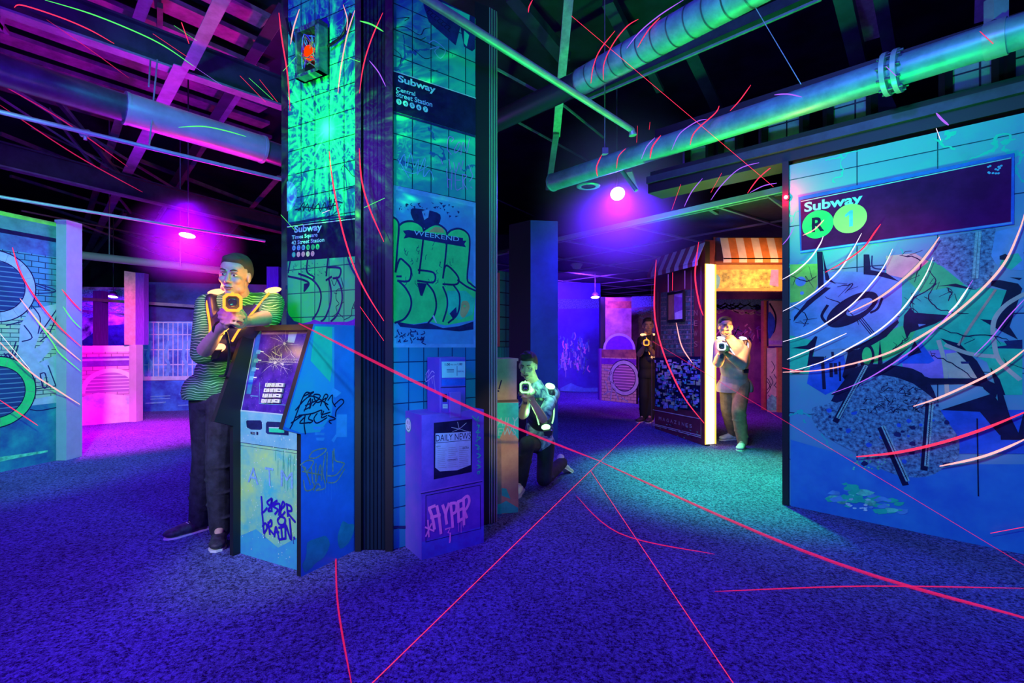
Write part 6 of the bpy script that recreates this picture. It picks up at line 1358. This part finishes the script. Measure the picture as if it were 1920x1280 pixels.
# --- kneeling boy
hair_b = [(.066, -.03, .03, .018, .045, .05), (-.066, -.03, .03, .018, .045, .05), (0, -.018, .060, .080, .095, .072), (0, -.06, .02, .072, .055, .06), (0, .045, .088, .062, .045, .034), (.03, .05, .11, .03, .03, .02), (-.02, .04, .115, .03, .03, .02), (0, 0, .125, .04, .04, .02)]
J = dict(head=P(990, 686, 4.05), face=(-.28, -1, -.25), up=(.0, -.1, 1), neck=P(1003, 722, 4.12), shL=P(984, 742, 4.08), shR=P(1037, 738, 4.16), chest=P(1011, 765, 4.16), pel=P(1012, 822, 4.30),
         elL=P(980, 778, 3.92), wrL=P(986, 752, 3.78), elR=P(1018, 785, 3.92), wrR=P(998, 752, 3.76),
         hipL=P(1002, 832, 4.30), hipR=P(1024, 834, 4.32), knL=P(988, 832, 3.98), knR=P(1020, 902, 4.20), ankL=P(976, 905, 4.08), ankR=P(1052, 872, 4.62), toeL=P(968, 916, 3.95), toeR=P(1068, 889, 4.72))
J['ankL'].z = .09; J['toeL'].z = .03; J['knR'].z = .075; J['ankR'].z = .10; J['toeR'].z = .02; J['tiltR'] = True
J['handL'] = (P(985, 742, 3.72), Vector((.3, -.7, .5)), Vector((.9, .2, 0)), 1, .85); J['handR'] = (P(994, 742, 3.72), Vector((-.4, -.7, .4)), Vector((-.9, .2, 0)), -1, .85)
t, R, MT, up, fw, sd = person(J, 'kneeling boy in blue tie dye shirt aiming a green glowing gun beside the wooden box', .0055, SKIN, tiedye(), mat('dark_trousers', (.012, .015, .05), .85, var=.5), SHOEW, hair_b, HAIRD, .88, 1.0, .85, .95, shirt_len=.02)
vest(t, J, MT, up, fw, sd, .88, GREENL, 'green_led')
gun(P(985, 726, 3.60), Vector((0, 0, CZ))-P(985, 726, 3.60), GREENL, 'green_led', 'laser tag gun with pale green glowing muzzle held by the kneeling boy', .95)
lamp('boy_glow', 'SPOT', P(992, 730, 3.66), P(1010, 720, 4.1), (.15, 1, .3), 4.5, .03, 90, .8); lamp('boy_glow_shoulder', 'POINT', P(1030, 712, 3.98), None, (.2, 1, .3), 1.6, .03); lamp('boy_chest_glow', 'POINT', P(990, 772, 3.86), None, (.3, 1, .3), 1.6, .03)
# --- woman beside the glowing post
hair_w = [(0, -.020, .055, .078, .095, .072), (0, -.06, .02, .075, .055, .07), (0, .030, .098, .058, .040, .022), (0, -.10, .07, .04, .04, .04)]
J = dict(head=P(1360, 613, 5.70), face=(-.10, -1, -.08), neck=P(1366, 636, 5.78), shL=P(1349, 646, 5.74), shR=P(1397, 646, 5.84), chest=P(1375, 668, 5.82), pel=P(1377, 712, 5.90),
         elL=P(1347, 678, 5.62), wrL=P(1353, 662, 5.46), elR=P(1390, 683, 5.62), wrR=P(1363, 664, 5.46),
         hipL=P(1364, 722, 5.92), hipR=P(1391, 722, 5.88), knL=P(1364, 766, 5.98), knR=P(1385, 772, 5.70), ankL=P(1374, 810, 6.27), ankR=P(1392, 825, 5.75), toeL=P(1354, 818, 6.22), toeR=P(1386, 842, 5.60))
J['handL'] = (P(1352, 658, 5.42), Vector((.3, -.7, .5)), Vector((.9, .2, 0)), 1, .92); J['handR'] = (P(1359, 658, 5.42), Vector((-.4, -.7, .4)), Vector((-.9, .2, 0)), -1, .92)
t, R, MT, up, fw, sd = person(J, 'woman in pale jacket and khaki trousers crouching with a gun beside the glowing post', .0065, mat('skin_warm', (.50, .32, .22), .5), mat('jacket_pale', (.52, .40, .34), .75, var=.2, vscale=10, bump=.3, bscale=14), mat('khaki_trousers', (.32, .22, .12), .85, var=.4, vscale=14), SHOEW, hair_w, HAIRD, .95, 1.02, 1.75, 1.08, shirt_len=.06, loose=1.2)
vest(t, J, MT, up, fw, sd, .92, ICE, 'ice_led', big=.98)
gun(P(1353, 649, 5.28), Vector((0, 0, CZ))-P(1353, 649, 5.28), ICE, 'ice_led', 'laser tag gun with cool white muzzle held by the woman', 1.0)
lamp('woman_glow', 'POINT', P(1392, 628, 5.6), None, (.4, .5, 1), .9, .03)
# --- shadowed man behind the kiosk
J = dict(head=P(1215, 611, 7.6), face=(-.15, -1, -.1), neck=P(1216, 630, 7.68), shL=P(1203, 638, 7.64), shR=P(1228, 638, 7.7), chest=P(1215, 655, 7.68), pel=P(1214, 697, 7.7),
         elL=P(1199, 664, 7.5), wrL=P(1207, 651, 7.35), elR=P(1226, 664, 7.5), wrR=P(1216, 651, 7.35),
         hipL=P(1208, 702, 7.7), hipR=P(1220, 702, 7.7), knL=P(1207, 742, 7.66), knR=P(1220, 742, 7.70), ankL=P(1207, 778, 7.72), ankR=P(1220, 779, 7.68), toeL=P(1198, 790, 7.62), toeR=P(1212, 792, 7.5))
J['ankL'].z = J['ankR'].z = .09; J['toeL'].z = J['toeR'].z = .03
J['handL'] = (P(1209, 647, 7.3), Vector((.3, -.7, .5)), Vector((.9, .2, 0)), 1, 1); J['handR'] = (P(1215, 647, 7.3), Vector((-.4, -.7, .4)), Vector((-.9, .2, 0)), -1, 1)
t, R, MT, up, fw, sd = person(J, 'shadowy man in black standing left of the kiosk aiming a gun', .009, mat('skin_shadow', (.35, .20, .15), .6), mat('black_shirt', (.012, .010, .015), .8), mat('black_trousers', (.008, .008, .012), .8), SHOED, hair_m, HAIRD, 1.0, 1.0, .8, 1.0)
vest(t, J, MT, up, fw, sd, 1.0, ORANGE, 'orange_led', True)
gun(P(1212, 642, 7.16), Vector((0, 0, CZ))-P(1212, 642, 7.16), ORANGE, 'orange_led', 'laser tag gun with orange muzzle held by the shadowy man', 1.0)
# ================================================================== laser light and its trails, drawn as glowing tubes
RED = beam_mat('laser_red', (1.0, .03, .10), 1.6, .15); REDS = beam_mat('laser_red_soft', (1.0, .02, .18), .8, .5); VIO = beam_mat('laser_violet', (.35, .10, 1.0), 1.5, .2)
WHT = beam_mat('laser_white', (.85, .70, 1.0), 1.8, .1); GRN = beam_mat('laser_green', (.10, 1.0, .15), 1.3, .2); SAL = beam_mat('laser_salmon', (1.0, .35, .35), 1.8, .1)
def pattern(label, base, streaks):
    t = thing('laser_light', base, label, 'laser light')
    for pts, r, m in streaks:
        q = MB(); pts = smooth_pts(pts, 7); n = len(pts); q.tube(pts, [r*(.35+.65*min(1, 4*min(i, n-1-i)/max(1, n-1))) for i in range(n)], m, 6); q.build('streak', t)
    return t
def onwall(wall, off, x0, y0, sc, lst):
    w = Wall(wall.O+wall.n*off, wall.u); out = []
    for pts, r, m in lst: out.append(([w.pt(*w.loc(x0+a*sc, y0+b*sc)) for a, b in pts], r, m))
    return out
def atd(d, x0, y0, sc, lst): return [([P(x0+a*sc, y0+b*sc, d) for a, b in pts], r, m) for pts, r, m in lst]
A = onwall(wp, .05, 1460, 400, .2656, [
 ([(500,700),(700,600),(850,490),(980,370),(1070,260),(1135,165)], .0065, SAL), ([(330,415),(480,330),(600,240),(680,130),(720,75)], .005, RED), ([(170,155),(250,115),(320,45)], .004, SAL),
 ([(30,1120),(300,1105),(600,1040),(830,960),(1050,840),(1250,700),(1450,520),(1600,340),(1700,120),(1740,-10)], .0065, SAL)])
A += onwall(wp, .05, 1450, 640, .3282, [([(475,658),(700,635),(950,580),(1200,500),(1450,398)], .0085, RED), ([(950,712),(1150,670),(1300,620),(1450,552)], .007, SAL), ([(800,370),(950,320),(1150,230),(1300,150),(1450,35)], .0065, SAL),
 ([(1240,1095),(1450,1056)], .004, RED), ([(50,150),(120,165),(200,172)], .003, RED)])
pattern('bright red curved laser streaks sweeping across the right mural panel', (2.2, 3.3, 0), A)
pattern('white and violet curved laser streaks on the left half of the mural panel', (2.1, 3.5, 0), onwall(wp, .05, 1460, 400, .2656, [
 ([(28,220),(70,170),(108,95)], .003, VIO), ([(28,465),(120,410),(220,320),(290,220),(315,160)], .004, WHT), ([(30,690),(160,620),(300,520),(430,400),(520,260),(585,140)], .004, WHT),
 ([(30,905),(200,850),(350,765),(520,640),(650,500),(740,380),(805,250)], .004, WHT), ([(60,1030),(250,950),(480,845)], .004, WHT), ([(80,1115),(300,1050),(500,950),(700,830),(850,700),(960,560),(1040,430),(1090,310)], .0045, WHT),
 ([(375,1270),(600,1180),(850,1030),(1000,920),(1150,770),(1260,640),(1370,470)], .004, VIO), ([(1200,700),(1260,640),(1340,520)], .005, WHT), ([(1380,1000),(1500,880),(1620,730),(1740,600)], .003, VIO)]))
pattern('red and green laser streaks across the left brick mural', (-4.4, 4.9, 0), onwall(wv, .16, 0, 400, .375, [
 ([(62,170),(100,290),(170,410),(290,560),(405,665)], .0065, RED), ([(100,425),(200,550),(300,650),(405,738)], .0055, SAL), ([(150,490),(260,640),(300,700),(405,790)], .0045, GRN), ([(0,600),(150,780)], .005, WHT),
 ([(-10,635),(150,790),(290,885),(400,955)], .0055, SAL), ([(310,380),(360,440),(405,485)], .006, RED), ([(315,465),(360,530),(405,575)], .0045, GRN), ([(-5,930),(100,1000),(190,1060)], .004, RED)]))
pattern('long red laser arcs running down the pillar front', (-.95, 2.8, 0), atd(2.86, 500, 260, .2968, [
 ([(395,80),(410,220),(440,400),(490,620),(560,830),(640,990),(740,1150)], .0042, RED), ([(585,60),(600,260),(650,440),(740,650)], .0042, RED), ([(590,1060),(740,1275)], .0035, RED), ([(130,560),(230,540)], .003, GRN), ([(90,480),(180,580)], .003, GRN), ([(615,435),(745,375)], .004, GRN), ([(350,470),(400,450)], .003, WHT)])
 + atd(2.86, 500, 0, .21875, [([(655,40),(690,160),(685,260)], .0025, SAL), ([(755,90),(690,300),(640,560),(610,800)], .003, SAL), ([(995,110),(900,330),(830,560),(795,800)], .003, RED), ([(280,80),(230,240),(205,380)], .003, SAL), ([(105,110),(130,330),(180,650),(200,950)], .0035, RED), ([(800,180),(900,210),(1000,270)], .004, GRN), ([(700,495),(800,530)], .004, GRN), ([(880,520),(960,620),(1020,740)], .003, VIO), ([(250,490),(140,610)], .003, GRN)]))
pattern('straight and curved laser streaks over the thick pipe and spiral duct', (1.2, 4.2, 0), atd(3.9, 900, 0, .3125, [
 ([(548,95),(1760,1120)], .004, RED), ([(665,500),(680,400),(720,300),(810,185)], .004, RED), ([(740,480),(745,380),(800,260),(880,160),(950,115)], .004, RED), ([(880,290),(960,190),(1080,90),(1220,0)], .004, VIO), ([(945,285),(1010,180),(1080,105)], .004, RED),
 ([(1260,870),(1290,790),(1410,680),(1435,635)], .0045, RED), ([(1150,900),(1200,800),(1300,730),(1360,715)], .0035, VIO), ([(1020,950),(1035,880),(1085,812)], .0055, RED), ([(968,955),(1000,880),(1050,825)], .003, VIO), ([(705,1058),(700,1000),(730,930)], .0045, RED),
 ([(820,1010),(830,940),(875,890)], .003, RED), ([(1500,665),(1560,600),(1625,510)], .004, RED), ([(1605,1158),(1680,1060),(1810,955)], .004, RED), ([(1385,1200),(1450,1110),(1560,1010),(1700,970)], .0035, VIO), ([(1385,1155),(1450,1038)], .0035, RED),
 ([(1225,1240),(1270,1150),(1335,1070)], .0035, VIO), ([(1150,1260),(1205,1105)], .0035, RED), ([(1620,1155),(1700,1115),(1780,1098)], .0035, VIO), ([(940,855),(945,755)], .003, RED), ([(1015,778),(1020,732)], .003, RED), ([(290,75),(295,40),(315,0)], .004, RED)])
 + atd(2.7, 1400, 0, .2734, [([(1600,215),(1690,300)], .005, RED), ([(955,455),(1025,520)], .005, VIO), ([(1300,775),(1340,820),(1385,858)], .005, VIO), ([(1300,880),(1330,962)], .004, WHT), ([(190,650),(280,645),(380,665)], .003, VIO)]))
pattern('green and red laser streaks under the roof at upper left', (-2.6, 4.2, 0), atd(4.0, 0, 0, .28125, [
 ([(300,0),(600,90),(900,210),(1100,310),(1290,440)], .0045, GRN), ([(95,50),(150,35),(400,115),(600,200),(760,290)], .0045, RED), ([(310,130),(600,330),(860,520)], .003, REDS), ([(180,590),(190,540),(255,478)], .005, RED), ([(1190,848),(1350,842),(1500,870),(1640,910)], .004, GRN),
 ([(1660,520),(1820,665)], .004, GRN), ([(1600,505),(1770,680)], .0035, RED), ([(1730,530),(1850,680)], .0035, RED), ([(1020,225),(1250,380)], .0035, RED), ([(1160,170),(1310,270)], .003, GRN), ([(1210,150),(1260,290)], .008, RED), ([(1290,440),(1480,570)], .003, VIO),
 ([(0,560),(400,790),(850,1110)], .004, REDS), ([(0,700),(500,1030),(950,1280)], .004, REDS)]))
g = .004
pattern('pink laser lines crossing on the carpet in the foreground', (.6, 4.4, 0), [
 ([FL(690, 1290)+Vector((0,0,g)), FL(1224, 769)+Vector((0,0,g))], .0045, RED), ([FL(1108, 884)+Vector((0,0,g)), FL(1380, 1290)+Vector((0,0,g))], .004, RED),
 ([P(560, 606, 2.55), P(905, 775, 2.9), FL(1130, 868)+Vector((0,0,.01))], .008, REDS), ([FL(1130, 868)+Vector((0,0,g)), FL(1500, 1032)+Vector((0,0,g)), FL(1940, 1165)+Vector((0,0,g))], .010, REDS),
 ([P(1224, 640, 3.6), P(1925, 1062, 2.5)], .004, REDS), ([FL(1080, 930)+Vector((0,0,g)), FL(1160, 1000)+Vector((0,0,g)), FL(1340, 1040)+Vector((0,0,g))], .003, REDS), ([FL(1340, 1110)+Vector((0,0,g)), FL(1620, 1100)+Vector((0,0,g)), FL(1920, 1104)+Vector((0,0,g))], .003, REDS),
 ([FL(630, 1000)+Vector((0,0,g)), FL(632, 1120)+Vector((0,0,g)), FL(660, 1290)+Vector((0,0,g))], .004, REDS)])
pattern('red laser arcs hanging in front of the kiosk side', (2.0, 6.0, 0), atd(5.7, 1100, 430, .336, [
 ([(388,170),(378,350),(385,520),(440,720),(540,930),(655,1080)], .008, RED), ([(625,70),(605,250),(625,400),(650,480)], .008, RED), ([(480,240),(478,340)], .007, RED), ([(500,520),(530,650),(590,745)], .006, SAL), ([(455,250),(455,350)], .005, VIO), ([(548,230),(548,330)], .005, VIO)]))
# red laser projector on the panel's top corner
c = wp.pt(wp.loc(1476, 371)[0], wp.loc(1476, 371)[1], .03)
t = thing('laser_projector', c, 'small red glowing laser projector on the top corner of the mural panel', 'laser projector')
q = MB(); q.ell(c, .014, glow('red_hot', (1, .1, .1), 12), n=10, k=8); q.build('lens', t)
q = MB(); q.tube([c-wp.n*.03, c-wp.n*.004], .022, BLACK, 12); q.build('housing', t)
lamp('red_projector_glow', 'POINT', c+wp.n*.05-wp.u*.02, None, (1, .0, .03), 7.0, .02)
